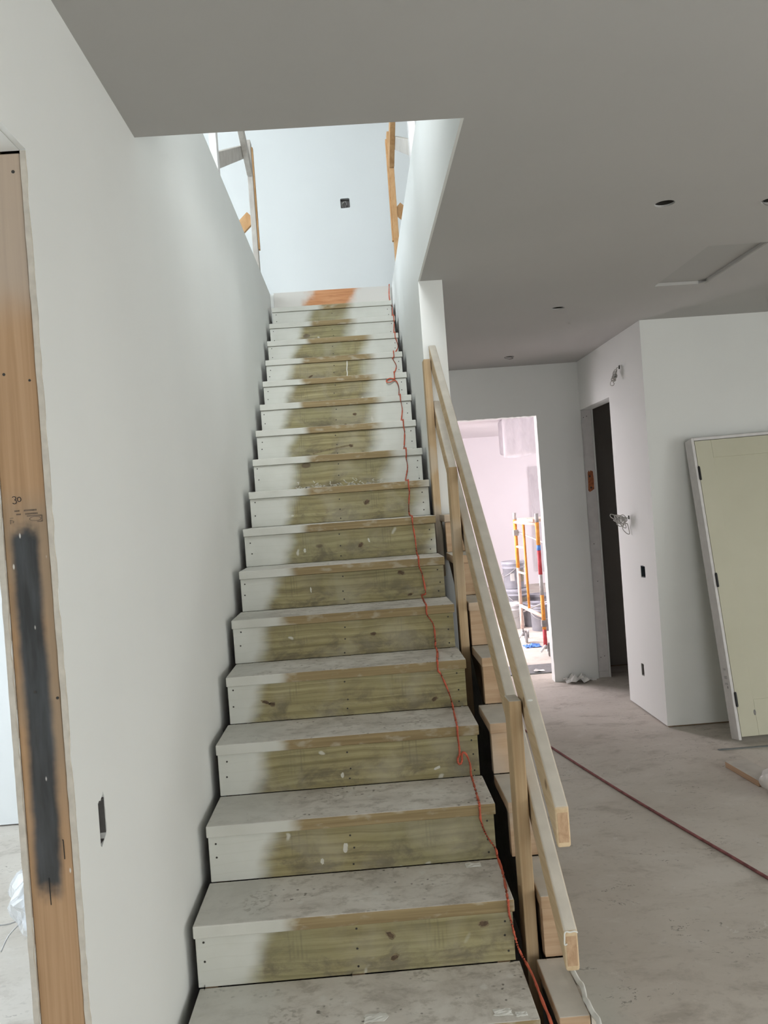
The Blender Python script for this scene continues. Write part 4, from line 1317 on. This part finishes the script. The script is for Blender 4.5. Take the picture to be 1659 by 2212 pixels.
bucket('white and blue bucket at the foot of the scaffold caster', 2.50, 8.93, F, 'bucketwhite', False, True, 0.9)
bucket('grey bucket standing behind the ladder of the scaffold', 3.02, 9.60, F, sc=0.95, ang=40)
bucket('open grey bucket behind the right scaffold post', 2.82, 8.60, F, 'bucket', False, False, 0.92)
bucket('grey bucket between the scaffold posts', 2.79, 9.00, F, 'bucket', False, False, 0.85, 60)
tag(obj('pallet_block', boxm(2.52, 2.84, 9.30, 9.60, F, F + 0.0995, 0.004), 'pine_grey'), 'low block carrying the stack of buckets', 'block')

# hanging unit wrapped in plastic and a sheet taped to the wall
bm = boxm(2.86, 3.75, 10.6, 11.1, 2.045, H - 0.001)
bmesh.ops.bevel(bm, geom=list(bm.edges), offset=0.05, segments=4, affect='EDGES', profile=0.5)
t = thing('wrapped_unit', 'plastic-wrapped unit hanging from the far room ceiling', 'wrapped unit', (3.2, 10.8, 2.05))
o = obj('casing', bm, 'wrapcase', t, True)
o.location = (-3.2, -10.8, -2.05)
bm = bmesh.new()
grid = []
for i in range(28):
    row = []
    for j in range(20):
        u, v = i / 27, j / 19
        x = 2.84 + 0.93 * u
        z = 2.00 + (H - 0.004 - 2.00) * v
        y = 10.575 - 0.03 * mnoise.noise(Vector((x * 5, z * 1.6, 1.0))) - 0.02 * mnoise.noise(Vector((x * 13, z * 4, 2.0))) + (0.05 * (1 - v) ** 6)
        row.append(bm.verts.new((x, y, z - 0.02 * math.sin(u * 9) * (1 - v))))
    grid.append(row)
for i in range(27):
    for j in range(19):
        bm.faces.new((grid[i][j], grid[i + 1][j], grid[i + 1][j + 1], grid[i][j + 1]))
o = obj('plastic_wrap', bm, 'film', t, True)
o.location = (-3.2, -10.8, -2.05)
bm = bmesh.new()
grid = []
for i in range(30):
    row = []
    for j in range(30):
        u, v = i / 29, j / 29
        x, z = 3.95 + 1.6 * u, F + 0.25 + 2.05 * v
        y = 14.27 - 0.02 - 0.025 * mnoise.noise(Vector((x * 4 + z * 2, z * 1.1, 3.0))) - 0.015 * mnoise.noise(Vector((x * 11, z * 3, 5.0)))
        row.append(bm.verts.new((x, y, z)))
    grid.append(row)
for i in range(29):
    for j in range(29):
        bm.faces.new((grid[i][j], grid[i + 1][j], grid[i + 1][j + 1], grid[i][j + 1]))
tag(obj('plastic_sheet', bm, 'film', None, True), 'clear plastic sheet taped to the far room back wall', 'plastic sheet')
tag(obj('threshold_plate', boxm(1.40, 2.45, 5.95, 6.37, F, F + 0.012, 0.002), 'greystrip'), 'dark grey plate lying just beyond the far doorway', 'plate')
tag(crumple('blue_rag', 2.46, 7.45, F, 0.18, 0.16, 0.03, 12, 'bluetape'), 'small blue rag on the far room floor between the casters', 'rag')
tag(crumple('paper_scrap', 2.23, 6.02, F + 0.012, 0.10, 0.08, 0.02, 15, 'paper', 6), 'white paper scrap on the dark threshold plate', 'paper')

# ------------------------------------------------------------------ left room: lined bucket
t = thing('lined_bucket', 'white bucket with clear plastic spilling out, seen through the left doorway', 'bucket', (-0.655, 1.03, F))
obj('body', lathe([(0, 0), (0.118, 0), (0.122, 0.004), (0.140, 0.27), (0.150, 0.272), (0.150, 0.285), (0.142, 0.29), (0.144, 0.345), (0.150, 0.35), (0.150, 0.36), (0.140, 0.36), (0.118, 0.01), (0, 0.01)], 32), 'bucketwhite', t, True)
bm = bmesh.new()
seg, rows = 40, 8
rings = []
for j in range(rows):
    v = j / (rows - 1)
    ring = []
    for i in range(seg):
        a = 2 * math.pi * i / seg
        q = Vector((math.cos(a) * 2, math.sin(a) * 2, v * 3))
        rad = 0.158 + 0.040 * math.sin(v * 2.6) * (0.6 + mnoise.noise(q * 1.5)) + 0.014 * mnoise.noise(q * 4.5) - 0.05 * max(0, v - 0.7) / 0.3
        ring.append(bm.verts.new((rad * math.cos(a), rad * math.sin(a), 0.26 + 0.22 * v + 0.02 * mnoise.noise(q * 2.2))))
    rings.append(ring)
for a, b in zip(rings, rings[1:]):
    for i in range(seg):
        bm.faces.new((a[i], a[(i + 1) % seg], b[(i + 1) % seg], b[i]))
obj('plastic_liner', bm, 'liner', t)
obj('bail_handle', tubem(catmull([(-0.15, 0, 0.28), (-0.20, -0.02, 0.265), (-0.26, -0.03, 0.268)], 4), 0.003, 6), 'steel', t, True)
obj('bail_handle', tubem(catmull([(-0.15, -0.03, 0.275), (-0.19, -0.06, 0.24), (-0.215, -0.08, 0.19)], 4), 0.003, 6), 'steel', t, True)
